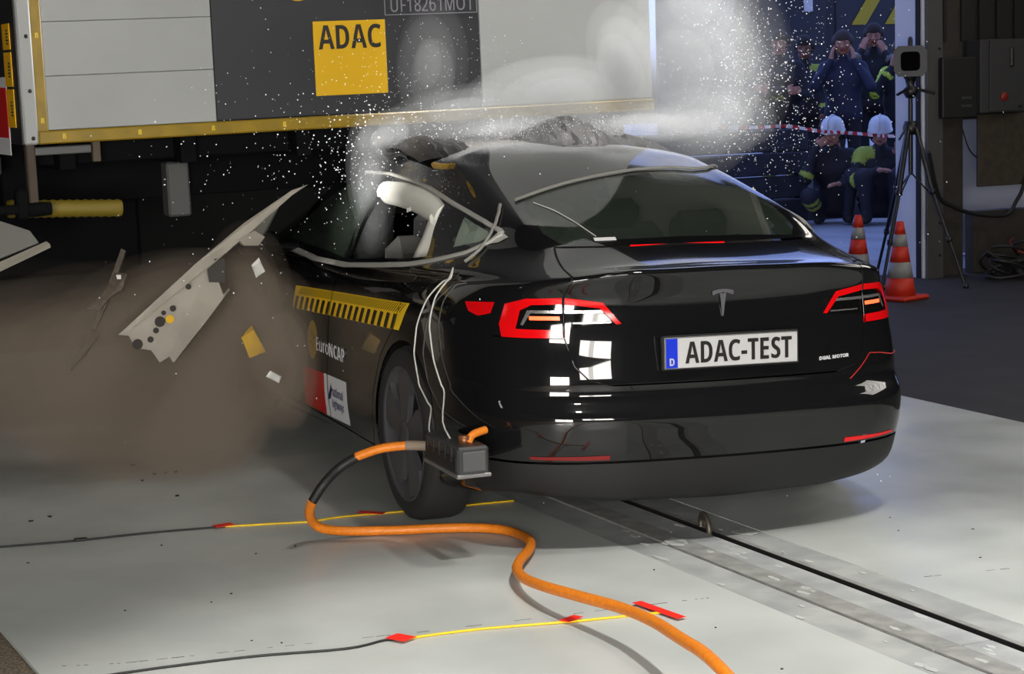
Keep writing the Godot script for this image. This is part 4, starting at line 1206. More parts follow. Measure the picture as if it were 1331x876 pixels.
	var tp := obj("tape_strip", box(Vector3(0.085, 0.018, 0.002), 0.0005), mat("tape_white", Color(0.85, 0.85, 0.85), 0.5))
	tp.position = turn * (lean(drape("rear", Vector2(-0.30, 1.066), 0.004)))
	tp.rotation = Vector3(-1.0, CAR_TURN, -0.03)
	tag(tp, "small white tape strip at the lower edge of the rear window", "tape")
	var red_w := []
	for p in draped("rear", pv([0.50, 0.56, 0.55, 0.60, 0.60, 0.645, 0.66, 0.64, 0.74, 0.625, 0.80, 0.625]), 0.003, 0.03): red_w.append(turn * p)
	cable("red_wire", "thin red wire across the boot corner under the right tail lamp", red_w, 0.0016, mat("wire_red", Color(0.75, 0.08, 0.05), 0.5), 2)
	# tow hook standing in the slot
	var h := obj("tow_hook", tube([Vector3(-0.045, -0.06, 0.70), Vector3(-0.045, 0.02, 0.70), Vector3(-0.04, 0.05, 0.67), Vector3(-0.03, 0.055, 0.63), Vector3(-0.02, 0.03, 0.60), Vector3(-0.02, 0.0, 0.60)], 0.011, 5, 10), mat("hook_steel", Color(0.36, 0.33, 0.3), 0.5, 0.6))
	tag(h, "bent steel tow hook standing in the rail slot behind the car", "hook")
	# specks and chips lying on the floor
	var chip := mat("chip_dark", Color(0.08, 0.075, 0.07), 0.8)
	var at := [Vector3(-1.53, 0, -1.8), Vector3(-1.50, 0, -1.54), Vector3(-1.45, 0, -1.544), Vector3(-1.41, 0, -1.536), Vector3(-1.546, 0, -1.033), Vector3(-2.178, 0, -0.88), Vector3(-2.093, 0, -0.92), Vector3(-2.336, 0, -0.185), Vector3(-1.844, 0, -0.195), Vector3(-1.422, 0, 0.085), Vector3(-1.584, 0, 0.123), Vector3(-1.836, 0, 0.626), Vector3(-2.2, 0, 0.652), Vector3(-1.924, 0, 0.698), Vector3(-1.953, 0, 1.208), Vector3(-1.882, 0, 1.28), Vector3(-0.488, 0, 1.084), Vector3(0.539, 0, 1.521), Vector3(0.646, 0, 0.852), Vector3(0.546, 0, 1.044), Vector3(0.784, 0, 1.166), Vector3(-0.678, 0, 1.809), Vector3(-1.584, 0, -1.43), Vector3(-0.739, 0, 2.274)]
	var said := ["dark smear of grit on the floor, farthest of four below the brown dust", "dark crumb in the row of four below the brown dust, at its left end", "dark crumb in the row of four below the brown dust, second from its left end", "dark crumb at the right end of the row of four below the brown dust", "dark chip alone between the brown dust and the orange cable loop", "dark chip just above the left black cable, nearer the trailer corner", "dark chip just above the left black cable, nearer its splice", "dark chip lying far left between the two measuring cables", "tiny dark chip just below the black cable left of the red tag", "tiny dark chip in front of the lowest bend of the orange cable", "tiny dark chip left of the lowest bend of the orange cable", "tiny dark chip in the middle of the open floor left of the orange cable", "tiny dark chip by the rough edge above the front crack", "tiny dark chip on the open floor above the front crack", "tiny dark chip on the front crack above the black cable", "tiny dark chip between the front crack and the black cable", "tiny dark chip beside the left band of the tow rail", "tiny dark chip on the crack right of the tow rail", "tiny dark chip in the soft shadow behind the right bumper corner", "tiny dark chip just below the shadow of the right bumper corner", "tiny dark chip on the bright floor at the far right", "tiny dark chip right of the orange cable below the long red tape", "dark scrap nearest the brown dust on the floor", "tiny dark chip by the rail at the bottom edge of the view"]
	for i in at.size():
		var big := 0.012 if i < 7 or i == 22 else 0.006
		var e := obj("debris_chip", chip_mesh(i % 4, Vector3(big * rng.randf_range(1.0, 2.2), big * 0.5, big)), chip, null, at[i] + Vector3(0, big * 0.24, 0))
		e.rotation.y = rng.randf() * TAU
		tag(e, said[i], "debris", "dark chips on the painted floor")
	# hairline joints of the paint
	var joint := [Vector3(-2.525, 0, 1.175), Vector3(-2.358, 0, 1.239), Vector3(-1.953, 0, 1.304), Vector3(-1.438, 0, 1.389), Vector3(-0.651, 0, 1.478), Vector3(-0.466, 0, 1.502), Vector3(0.165, 0, 1.624), Vector3(0.581, 0, 1.7)]
	for i in range(0, 7):
		if i == 5: continue
		var a: Vector3 = joint[i]
		var b: Vector3 = joint[i + 1]
		for k in 9:
			if rng.randf() < 0.35: continue
			var p := a.lerp(b, (k + rng.randf() * 0.3) / 9.0)
			var q := a.lerp(b, (k + 0.55 + rng.randf() * 0.4) / 9.0)
			var st := begin()
			add_box(st, Vector3((q - p).length(), 0.0008, 0.0035 * rng.randf_range(0.4, 1.2)), T(Vector3.ZERO))
			var e := struct("floor_crack", done(st), mat("crack_grey", Color(0.3, 0.3, 0.29), 0.9), "hairline crack in the painted floor", (p + q) * 0.5 + Vector3(0, 0.0004, 0))
			e.rotation.y = -atan2((q - p).z, (q - p).x)

func chip_mesh(kind: int, size: Vector3) -> ArrayMesh:
	var r := RandomNumberGenerator.new()
	r.seed = 100 + kind
	var p := []
	for i in 8: p.append(Vector3(0.5 if i & 1 else -0.5, 0.5 if i & 2 else -0.5, 0.5 if i & 4 else -0.5) * size * r.randf_range(0.5, 1.1))
	var st := begin()
	st.set_smooth_group(-1)
	for f in [[0, 2, 3, 1], [5, 7, 6, 4], [4, 6, 2, 0], [1, 3, 7, 5], [2, 6, 7, 3], [4, 0, 1, 5]]: quad(st, p[f[3]], p[f[2]], p[f[1]], p[f[0]])
	return done(st)

# ------------------------------------------------------------------ gate, cones, tripod, wall fittings, outdoors
func cone(label: String, at: Vector3, turn: float) -> void:
	var o := thing("traffic_cone", label, "cone", at, turn, "traffic cones by the gate")
	var orange := mat("cone_orange", Color(0.72, 0.15, 0.05), 0.6)
	var white := mat("cone_white", Color(0.5, 0.5, 0.5), 0.5)
	obj("base", box(Vector3(0.3, 0.03, 0.3), 0.012, T(Vector3(0, 0.015, 0))), orange, o)
	var r := func(y: float) -> float: return lerpf(0.11, 0.028, (y - 0.03) / 0.51)
	var cuts := [0.03, 0.155, 0.265, 0.375, 0.46, 0.54]
	for i in 5:
		var y0: float = cuts[i]
		var y1: float = cuts[i + 1]
		var k := 0.0015 if i % 2 else 0.0
		obj("white_band" if i % 2 else "orange_band", lathe([Vector2(r.call(y0) - 0.01, y0), Vector2(r.call(y0) + k, y0), Vector2(r.call(y1) + k, y1), Vector2(r.call(y1) - 0.01, y1)], 28), white if i % 2 else orange, o)
	obj("tip", lathe([Vector2(0.028, 0.54), Vector2(0.024, 0.55), Vector2(0.016, 0.55), Vector2(0.016, 0.5)], 20), orange, o)

func build_background() -> void:
	cone("orange and white traffic cone in front of the tripod", Vector3(4.80, 0, -4.85), 0.3)
	cone("orange and white traffic cone half hidden behind the boot of the black car", Vector3(4.93, 0, -5.55), 0.1)
	# tripod
	var dark := mat("tripod_black", Color(0.05, 0.05, 0.055), 0.45)
	var tr := thing("tripod", "black camera tripod with spread legs in front of the gate post", "tripod", Vector3.ZERO)
	var hub := Vector3(5.44, 1.17, -5.6)
	obj("centre_column", tube([hub + Vector3(0, -0.35, 0), hub + Vector3(0, 0.25, 0)], 0.018, 0, 10), dark, tr)
	obj("hub", lathe([Vector2(0, -0.05), Vector2(0.05, -0.05), Vector2(0.06, 0.0), Vector2(0.045, 0.05), Vector2(0, 0.05)], 14, T(hub)), dark, tr)
	for f in [Vector3(5.70, 0.0, -6.41), Vector3(5.58, 0.0, -5.12), Vector3(4.92, 0.0, -5.25)]:
		var d: Vector3 = f - hub
		var s := begin()
		add_tube(s, PackedVector3Array([hub + Vector3(d.x, 0, d.z).normalized() * 0.05, hub + d * 0.4]), 0.020, 8)
		add_tube(s, PackedVector3Array([hub + d * 0.36, hub + d * 0.72]), 0.016, 8)
		add_tube(s, PackedVector3Array([hub + d * 0.68, hub + d * 0.985]), 0.012, 8)
		s.generate_normals()
		var leg := obj("leg", s.commit(), dark, tr)
		obj("clamp", lathe([Vector2(0, -0.02), Vector2(0.026, -0.02), Vector2(0.026, 0.02), Vector2(0, 0.02)], 10, T(hub + d * 0.4)), dark, leg)
		obj("clamp", lathe([Vector2(0, -0.02), Vector2(0.022, -0.02), Vector2(0.022, 0.02), Vector2(0, 0.02)], 10, T(hub + d * 0.7)), dark, leg)
		obj("foot", lathe([Vector2(0, 0), Vector2(0.022, 0.0), Vector2(0.016, 0.03), Vector2(0, 0.03)], 10, T(f)), dark, leg)
		obj("brace", tube([hub + d * 0.45, hub + Vector3(0, -0.33, 0)], 0.007, 0, 6), dark, tr)
	obj("pan_head", lathe([Vector2(0, 0.22), Vector2(0.03, 0.22), Vector2(0.055, 0.26), Vector2(0.05, 0.29), Vector2(0.03, 0.31), Vector2(0.04, 0.36), Vector2(0.05, 0.37), Vector2(0.05, 0.385), Vector2(0, 0.385)], 14, T(hub)), dark, tr)
	obj("handle", tube([hub + Vector3(0, 0.3, 0), hub + Vector3(-0.16, 0.25, 0.06)], 0.011, 0, 8), dark, tr)
	obj("handle", tube([hub + Vector3(0, 0.3, 0), hub + Vector3(0.12, 0.25, 0.14)], 0.011, 0, 8), dark, tr)
	obj("crank", tube([hub + Vector3(0, 0.02, 0), hub + Vector3(-0.08, 0.0, 0.05), hub + Vector3(-0.16, -0.08, 0.08)], 0.008, 0, 8), dark, tr)
	# the lamp-like camera box on it
	var cb := thing("video_camera", "grey boxy high speed camera with a dark square lens on the tripod", "camera", hub + Vector3(0.0, 0.386, 0.0), -0.62)
	var cg := mat("camera_grey", Color(0.25, 0.25, 0.265), 0.6)
	var oct := PackedVector2Array(pv([-0.085, 0.0, 0.085, 0.0, 0.115, 0.04, 0.115, 0.18, 0.085, 0.215, -0.085, 0.215, -0.115, 0.18, -0.115, 0.04]))
	obj("housing", prism(oct, -0.16, 0.14), cg, cb)
	var oct2 := PackedVector2Array()
	for p in oct: oct2.append((p - Vector2(0, 0.107)) * 1.04 + Vector2(0, 0.107))
	obj("front_bezel", prism(oct2, 0.12, 0.15), cg, cb)
	var sq := PackedVector2Array()
	for i in 4:
		for k in 5:
			var a := PI / 2 * i + PI / 8 * k
			sq.append(Vector2([1, -1, -1, 1][i] * 0.04, 0.107 + [1, 1, -1, -1][i] * 0.04) + Vector2(cos(a), sin(a)) * 0.03)
	obj("lens_window", prism(sq, 0.14, 0.154), mat("lens_dark", Color(0.03, 0.03, 0.032), 0.95, 0.0, 0.1), cb)
	obj("carry_handle", tube([Vector3(0, 0.21, 0.05), Vector3(0, 0.265, 0.03), Vector3(0, 0.265, -0.06), Vector3(0, 0.21, -0.08)], 0.018, 3, 8), dark, cb)
	obj("mount_plate", box(Vector3(0.09, 0.02, 0.12), 0.004, T(Vector3(0, -0.0, 0.0))), dark, cb)
	# electrical cabinet and dark box on the wall
	var cab := thing("electric_cabinet", "grey electrical cabinet with a dark handle and red button on the dark wall", "cabinet", Vector3(6.44, 1.25, -5.85))
	obj("cabinet_body", box(Vector3(0.46, 0.56, 0.18), 0.006, T(Vector3(0, 0.28, -0.0))), mat("cabinet_grey", Color(0.17, 0.17, 0.178), 0.7), cab)
	var cd := obj("cabinet_door", box(Vector3(0.37, 0.54, 0.015), 0.004, T(Vector3(0.035, 0.28, 0.097))), mat("cabinet_grey", Color.WHITE), cab)
	obj("door_handle", box(Vector3(0.035, 0.15, 0.03), 0.01, T(Vector3(0.055, 0.42, 0.11))), mat("handle_dark", Color(0.06, 0.06, 0.06), 0.5), cd)
	obj("red_button", lathe([Vector2(0.035, 0), Vector2(0.035, 0.012), Vector2(0.022, 0.02), Vector2(0, 0.02)], 18, T(Vector3(-0.02, 0.12, 0.105), Vector3(PI / 2, 0, 0))), mat("button_red", Color(0.45, 0.1, 0.06), 0.5), cd)
	obj("lock", box(Vector3(0.05, 0.02, 0.01), 0.003, T(Vector3(0.13, 0.04, 0.107))), mat("handle_dark", Color.BLACK), cd)
	var dbx := thing("switch_box", "black switch box on the dark wall beside the grey cabinet", "box", Vector3(6.04, 1.22, -5.86))
	obj("box_body", box(Vector3(0.32, 0.46, 0.14), 0.008, T(Vector3(0, 0.23, 0))), mat("switch_black", Color(0.05, 0.05, 0.055), 0.6), dbx)
	for i in 2: obj("label_plate", box(Vector3(0.09, 0.018, 0.004), 0.001, T(Vector3(0.06, 0.09 + i * 0.06, 0.071))), mat("plate_grey", Color(0.2, 0.2, 0.21), 0.5), dbx)
	# brown panel under the cabinet
	var pb := obj("wooden_panel", box(Vector3(1.3, 0.56, 0.03), 0.004), noisy("panel_wood", Color(0.165, 0.143, 0.112), Color(0.22, 0.19, 0.145), 0.014, 0.7, 0.7, 15), null, Vector3(6.93, 0.955, -5.89))
	tag(pb, "brown wooden panel hung on the wall below the grey cabinet", "panel")
	# cables by the wall
	cable("black_cable", "black cable sagging along the wall over the daylight gap", [Vector3(5.62, 0.98, -5.62), Vector3(5.77, 0.64, -5.7), Vector3(5.92, 0.55, -5.72), Vector3(6.08, 0.495, -5.74), Vector3(6.28, 0.46, -5.74), Vector3(6.46, 0.46, -5.74), Vector3(6.55, 0.55, -5.76), Vector3(6.65, 0.65, -5.8), Vector3(6.8, 0.9, -5.87)], 0.016, mat("cable_black", Color.BLACK))
	cable("black_cable", "thin black cable hanging down from the brown panel", [Vector3(6.10, 1.15, -5.85), Vector3(6.16, 0.98, -5.84), Vector3(6.25, 0.9, -5.85)], 0.006, mat("cable_black", Color.BLACK))
	var nest := thing("cable_heap", "tangled heap of black and red cables on the floor by the wall", "cable")
	for i in 16:
		var pts := []
		var c := Vector3(6.10 + rng.randf_range(-0.08, 0.4), 0.0, -5.45 + rng.randf_range(-0.15, 0.2))
		var rr := rng.randf_range(0.08, 0.24)
		var hh := rng.randf_range(0.04, 0.34)
		var ph := rng.randf() * TAU
		for k in 9:
			var a := ph + k * 0.8
			pts.append(Vector3(c.x + cos(a) * rr, 0.02 + hh * (0.5 + 0.5 * sin(a * 0.7 + i)), c.z + sin(a) * rr * 0.5))
		obj("red_strand" if i % 4 == 1 else "black_strand", tube(pts, 0.008 if i % 4 == 1 else 0.012, 4, 6), mat("strand_red", Color(0.4, 0.1, 0.07), 0.5) if i % 4 == 1 else mat("cable_black", Color.BLACK), nest)
	# barrier tape: red and white pieces in turn
	var tape := thing("barrier_tape", "red and white barrier tape stretched in front of the crouching firefighters", "tape")
	var line := spline([Vector3(6.331, 1.075, -10.0), Vector3(6.847, 1.058, -10.0), Vector3(7.172, 1.057, -10.0), Vector3(7.527, 0.999, -10.0), Vector3(7.716, 0.976, -10.0), Vector3(7.943, 0.959, -10.0), Vector3(8.237, 0.925, -10.0), Vector3(8.441, 0.909, -10.0), Vector3(9.2, 0.88, -10.0)], 5)
	for i in line.size() - 1:
		var a := line[i]
		var b := line[i + 1]
		var st := begin()
		var d := b - a
		add_box(st, Vector3(d.length() + 0.001, 0.034, 0.003), Transform3D(Basis(d.normalized(), Vector3.UP, d.normalized().cross(Vector3.UP)).rotated(d.normalized(), sin(i * 0.9) * 0.5), (a + b) * 0.5))
		obj("red_stretch" if i % 2 else "white_stretch", done(st), mat("tape_red_dull", Color(0.7, 0.1, 0.1), 0.5) if i % 2 else mat("tape_white", Color.WHITE), tape)
	# low barrier wall of dark planks
	var wl := thing("barrier_wall", "low dark blue plank barrier left of the crouching firefighters", "barrier", Vector3(6.05, 0, -11.28))
	for i in 4:
		obj("plank", box(Vector3(4.4, 0.235, 0.06), 0.012, T(Vector3(0, 0.13 + i * 0.245, 0.0 - 0.012 * (i % 2)))), noisy("barrier_blue", Color(0.13, 0.14, 0.18), Color(0.18, 0.19, 0.24), 0.01, 1.4, 0.6, 41), wl)
	for x in [-2.1, -0.7, 0.7, 2.1]: obj("post", box(Vector3(0.08, 1.0, 0.08), 0.01, T(Vector3(x, 0.5, -0.08))), mat("switch_black", Color.BLACK), wl)
	var step := struct("floor_step", slab(7.6, 14.0, -15.0, -11.42, 0.14, 0.2), mat("step_dark", Color(0.2, 0.2, 0.22), 0.9), "low dark step behind the barrier tape")
	step.name = "trim_3"
	# fire engine behind the crowd
	var fe := thing("fire_engine", "dark fire engine with yellow slanting stripes standing behind the firefighters", "truck", Vector3(13.05, 0, -15.4))
	var eng := mat("engine_dark", Color(0.1, 0.1, 0.13), 0.4)
	obj("superstructure", box(Vector3(6.2, 2.7, 2.2), 0.05, T(Vector3(0, 2.0, -1.1))), eng, fe)
	for i in 4: obj("shutter", box(Vector3(1.1, 1.9, 0.04), 0.01, T(Vector3(-2.35 + i * 1.25, 2.0, 0.0))), mat("shutter_grey", Color(0.17, 0.175, 0.2), 0.5), fe)
	for i in 3:
		obj("yellow_stripe", prism(PackedVector2Array(pv([0, 0, 0.22, 0, 0.72, 0.7, 0.5, 0.7])), 0, 0.01, T(Vector3(-1.42 + i * 0.52, 2.12, 0.025))), mat("stripe_yellow", Color(0.75, 0.65, 0.05), 0.4), fe)
	obj("light_plate", box(Vector3(0.13, 0.3, 0.02), 0.004, T(Vector3(-2.08, 2.45, 0.03))), mat("sticker_white", Color.WHITE), fe)
	for x in [-2.0, 1.8]: obj("wheel", lathe([Vector2(0, -0.14), Vector2(0.45, -0.14), Vector2(0.5, -0.08), Vector2(0.5, 0.1), Vector2(0.45, 0.14), Vector2(0.2, 0.12), Vector2(0, 0.1)], 24, T(Vector3(x, 0.64, -0.1), Vector3(PI / 2, 0, 0))), mat("tyre_rubber", Color.BLACK), fe)
	# pale yard fence seen through the gaps of the wall
	var yf := thing("yard_fence", "pale panel fence outside, seen through the gap beside the gate post", "fence", Vector3(6.95, 0, -7.25))
	for i in 6: obj("fence_panel", box(Vector3(0.985, 2.2, 0.05), 0.006, T(Vector3(0.5 + i * 1.0, 1.11, 0))), mat("fence_pale", Color(0.75, 0.76, 0.79), 0.7), yf)

# ------------------------------------------------------------------ flying pieces
func plate_mesh(front: Array, thick: float) -> ArrayMesh:
	# a folded sheet: polygons of 3-D points, each given thickness along its own normal
	var st := begin()
	st.set_smooth_group(-1)
	for poly in front:
		var n: Vector3 = (poly[1] - poly[0]).cross(poly[2] - poly[0]).normalized() * thick * 0.5
		var u: Vector3 = (poly[1] - poly[0]).normalized()
		var w := n.normalized().cross(u)
		var p2 := PackedVector2Array()
		for p in poly: p2.append(Vector2((p - poly[0]).dot(u), (p - poly[0]).dot(w)))
		var idx := Geometry2D.triangulate_polygon(p2)
		for i in range(0, idx.size(), 3):
			var a: Vector3 = poly[idx[i]]
			var b: Vector3 = poly[idx[i + 1]]
			var c: Vector3 = poly[idx[i + 2]]
			if (b - a).cross(c - a).dot(n) > 0.0:
				tri(st, a + n, c + n, b + n); tri(st, a - n, b - n, c - n)
			else:
				tri(st, a + n, b + n, c + n); tri(st, a - n, c - n, b - n)
		for i in poly.size():
			var a: Vector3 = poly[i]
			var b: Vector3 = poly[(i + 1) % poly.size()]
			quad(st, a - n, a + n, b + n, b - n)
	return done(st)

func build_debris() -> void:
	var alu := noisy("bare_aluminium", Color(0.58, 0.56, 0.52), Color(0.50, 0.48, 0.445), 0.005, 0.7, 0.6, 51, 0.0)
	var g := thing("side_guard_rail", "torn aluminium side guard plank flying in front of the trailer", "rail")
	# points in the plane z = -1.15 pushed apart in depth
	var z0 := -1.12
	obj("web", plate_mesh([[Vector3(-1.735, 0.676, z0), Vector3(-1.69, 0.668, z0), Vector3(-1.665, 0.615, z0), Vector3(-1.60, 0.60, z0), Vector3(-1.566, 0.547, z0), Vector3(-1.525, 0.568, z0), Vector3(-1.511, 0.542, z0), Vector3(-1.36, 0.69, z0 - 0.03), Vector3(-1.265, 0.79, z0 - 0.05), Vector3(-1.29, 0.87, z0 - 0.05), Vector3(-1.325, 0.92, z0 - 0.05), Vector3(-1.44, 0.875, z0 - 0.03)]], 0.008), alu, g)
	obj("upper_flange", plate_mesh([[Vector3(-1.735, 0.676, z0 + 0.012), Vector3(-1.70, 0.682, z0 + 0.012), Vector3(-1.355, 0.905, z0 - 0.018), Vector3(-1.13, 1.06, z0 - 0.05), Vector3(-0.93, 1.195, z0 - 0.10), Vector3(-0.85, 1.235, z0 - 0.12), Vector3(-0.93, 1.215, z0 - 0.10), Vector3(-1.16, 1.095, z0 - 0.05), Vector3(-1.39, 0.94, z0 - 0.018)]], 0.016), alu, g)
	obj("lower_flange", plate_mesh([[Vector3(-1.511, 0.542, z0), Vector3(-1.475, 0.55, z0 - 0.05), Vector3(-1.225, 0.815, z0 - 0.10), Vector3(-1.262, 0.80, z0 - 0.05)]], 0.008), alu, g)
	obj("mount_bracket", plate_mesh([[Vector3(-1.20, 1.03, z0 - 0.04), Vector3(-1.12, 1.06, z0 - 0.06), Vector3(-1.07, 1.03, z0 - 0.08), Vector3(-1.10, 0.995, z0 - 0.08), Vector3(-1.17, 1.0, z0 - 0.06)]], 0.02), alu, g)
	obj("bent_strut", plate_mesh([[Vector3(-1.12, 1.05, z0 - 0.09), Vector3(-0.96, 1.17, z0 - 0.16), Vector3(-1.03, 1.05, z0 - 0.16), Vector3(-1.10, 1.0, z0 - 0.1)]], 0.01), mat("alu_dull", Color(0.36, 0.36, 0.34), 0.6), g)
	var hole := mat("hole_dark", Color(0.16, 0.14, 0.12), 0.8)
	for h in [[-1.557, 0.715, 0.022], [-1.655, 0.63, 0.022], [-1.575, 0.68, 0.012], [-1.60, 0.645, 0.013], [-1.50, 0.765, 0.013], [-1.43, 0.85, 0.012], [-1.54, 0.75, 0.010]]:
		obj("bolt_hole", prism(circle(Vector2.ZERO, h[2], 14), 0, 0.003), hole, g, Vector3(h[0], h[1], z0 + 0.003))
	obj("paint_spot", prism(circle(Vector2.ZERO, 0.018, 12), 0, 0.003), mat("sign_yellow", Color.WHITE), g, Vector3(-1.515, 0.722, z0 + 0.003))
	obj("torn_edge", chip_mesh(1, Vector3(0.09, 0.12, 0.06)), mat("torn_dark", Color(0.2, 0.19, 0.18), 0.8), g, Vector3(-1.30, 0.90, z0 - 0.05))
	var b2 := thing("bent_bracket", "dark bent steel bracket flying left of the aluminium guard plank", "bracket")
	var rust := noisy("rusty_steel", Color(0.2, 0.17, 0.14), Color(0.32, 0.28, 0.24), 0.03, 0.4, 0.7, 52)
	obj("bar", plate_mesh([[Vector3(-1.615, 0.995, -1.45), Vector3(-1.60, 0.985, -1.44), Vector3(-1.645, 0.88, -1.42), Vector3(-1.70, 0.76, -1.42), Vector3(-1.755, 0.66, -1.42), Vector3(-1.77, 0.665, -1.42), Vector3(-1.725, 0.77, -1.42), Vector3(-1.67, 0.88, -1.43)]], 0.02), rust, b2)
	obj("plate", plate_mesh([[Vector3(-1.655, 0.90, -1.41), Vector3(-1.615, 0.895, -1.38), Vector3(-1.635, 0.83, -1.38), Vector3(-1.69, 0.80, -1.39), Vector3(-1.73, 0.75, -1.40), Vector3(-1.79, 0.755, -1.41), Vector3(-1.75, 0.79, -1.41), Vector3(-1.70, 0.83, -1.41)]], 0.012), rust, b2)
	obj("bolt", chip_mesh(1, Vector3(0.022, 0.022, 0.02)), mat("splinter_white", Color(0.78, 0.78, 0.77), 0.5), b2, Vector3(-1.655, 0.885, -1.37))
	obj("tail", plate_mesh([[Vector3(-1.765, 0.66, -1.42), Vector3(-1.745, 0.64, -1.40), Vector3(-1.80, 0.57, -1.40), Vector3(-1.87, 0.50, -1.42), Vector3(-1.83, 0.58, -1.42)]], 0.01), rust, b2)
	var fl := thing("torn_sheet", "torn grey sheet metal under the trailer corner", "sheet")
	obj("sheet", plate_mesh([[Vector3(-2.14, 1.15, -1.5), Vector3(-1.99, 1.09, -1.48), Vector3(-1.96, 1.04, -1.46), Vector3(-2.14, 0.985, -1.42)]], 0.015), mat("alu_dull", Color.WHITE), fl)
	obj("edge_bar", plate_mesh([[Vector3(-2.14, 0.965, -1.42), Vector3(-1.93, 1.04, -1.44), Vector3(-1.92, 1.03, -1.42), Vector3(-2.14, 0.945, -1.40)]], 0.02), alu, fl)
	var pale := mat("splinter_white", Color(0.78, 0.78, 0.77), 0.5)
	var list := [[Vector3(-1.18, 0.921, -0.95), Vector3(0.045, 0.07, 0.012), 0.6, "white splinter flying beside the bright aluminium guard plank"], [Vector3(-1.115, 0.46, -1.0), Vector3(0.08, 0.03, 0.01), -0.5, "pale splinter flying low beside the door stickers"], [Vector3(-0.60, 1.14, -0.72), Vector3(0.022, 0.018, 0.008), 0.3, "tiny white splinter hanging before the side window"]]
	for q in list:
		var e := obj("splinter", chip_mesh(2, q[1]), pale, null, q[0])
		e.rotation = Vector3(0.3, 0.4, q[2])
		tag(e, q[3], "debris", "")
	var yb := obj("yellow_scrap", chip_mesh(3, Vector3(0.08, 0.12, 0.03)), mat("sign_yellow", Color.WHITE), null, Vector3(-1.06, 0.545, -1.48))
	yb.rotation.z = 0.4
	tag(yb, "blurred yellow scrap flying beside the round door badge", "debris")
	# spray of glass crumbs
	var crumb := mat("glass_crumb", Color(0.92, 0.93, 0.95), 0.25)
	var spots := []
	var put := func(c: Vector3, spread: Vector3, n: int, s0: float, s1: float) -> void:
		for i in n: spots.append([c + Vector3(rng.randfn(), rng.randfn(), rng.randfn()) * spread, rng.randf_range(s0, s1)])
	put.call(Vector3(-0.50, 1.32, -1.25), Vector3(0.16, 0.17, 0.16), 520, 0.0015, 0.006)
	put.call(Vector3(-0.15, 1.62, -1.45), Vector3(0.30, 0.16, 0.1), 520, 0.001, 0.0036)
	put.call(Vector3(0.25, 1.42, -1.35), Vector3(0.40, 0.06, 0.12), 700, 0.0015, 0.004)
	put.call(Vector3(0.30, 1.425, -1.0), Vector3(0.33, 0.035, 0.12), 1100, 0.001, 0.0032)
	put.call(Vector3(-0.85, 1.45, -1.40), Vector3(0.35, 0.22, 0.15), 220, 0.0012, 0.005)
	put.call(Vector3(1.55, 1.62, -1.6), Vector3(0.22, 0.24, 0.2), 1300, 0.0015, 0.0055)
	put.call(Vector3(1.95, 1.75, -1.8), Vector3(0.32, 0.28, 0.2), 420, 0.0015, 0.006)
	put.call(Vector3(1.3, 1.35, -1.0), Vector3(0.25, 0.10, 0.2), 240, 0.001, 0.004)
	put.call(Vector3(-0.2, 1.05, 0.0), Vector3(0.8, 0.3, 0.6), 90, 0.0012, 0.004)
	put.call(Vector3(-1.25, 0.9, -1.0), Vector3(0.3, 0.3, 0.2), 90, 0.0015, 0.005)
	put.call(Vector3(0.35, 0.12, 0.75), Vector3(0.5, 0.08, 0.2), 14, 0.002, 0.004)
	var mm := MultiMesh.new()
	mm.transform_format = MultiMesh.TRANSFORM_3D
	mm.mesh = chip_mesh(0, Vector3(1.0, 0.7, 1.2))
	mm.instance_count = spots.size()
	for i in spots.size():
		var b := Basis.from_euler(Vector3(rng.randf() * TAU, rng.randf() * TAU, rng.randf() * TAU)).scaled(Vector3.ONE * spots[i][1] * 1.0)
		mm.set_instance_transform(i, Transform3D(b, spots[i][0]))
	var mi := MultiMeshInstance3D.new()
	mi.name = "glass_crumbs"
	mi.multimesh = mm
	mi.material_override = crumb
	add_child(mi)
	tag(mi, "spray of tiny white glass crumbs flying over the roof of the car", "glass", "", "stuff")

# ------------------------------------------------------------------ dust
func dust(called: String, label: String, c: Color, puffs: Array) -> void:
	var root := thing(called, label, "smoke")
	root.set_meta("kind", "stuff")
	var by := {}
	for p in puffs:
		var f := FogVolume.new()
		f.name = "puff"
		f.shape = RenderingServer.FOG_VOLUME_SHAPE_ELLIPSOID
		f.size = p[1]
		var k := snappedf(p[2], 0.01)
		if not by.has(k):
			var m := FogMaterial.new()
			m.resource_name = "%s_%s" % [called, str(k).replace(".", "_")]
			m.albedo = c
			m.density = k
			by[k] = m
		f.material = by[k]
		root.add_child(f, true)
		f.position = p[0]
		f.rotation = Vector3(0, 0, p[3] if p.size() > 3 else 0.0)

# a soft puff: nested ellipsoids, thin at the rim and thick in the middle
func soft(c: Vector3, size: Vector3, density: float, turn := 0.0, fine := false) -> Array:
	var out := []
	for k in ([[1.0, 0.07], [0.86, 0.13], [0.72, 0.22], [0.56, 0.34], [0.38, 0.5]] if fine else [[1.0, 0.11], [0.8, 0.2], [0.6, 0.36], [0.38, 0.6]]):
		out.append([c + Vector3(rng.randf_range(-0.06, 0.06), rng.randf_range(-0.06, 0.06), 0.0) * size, size * k[0], density * k[1], turn])
	return out

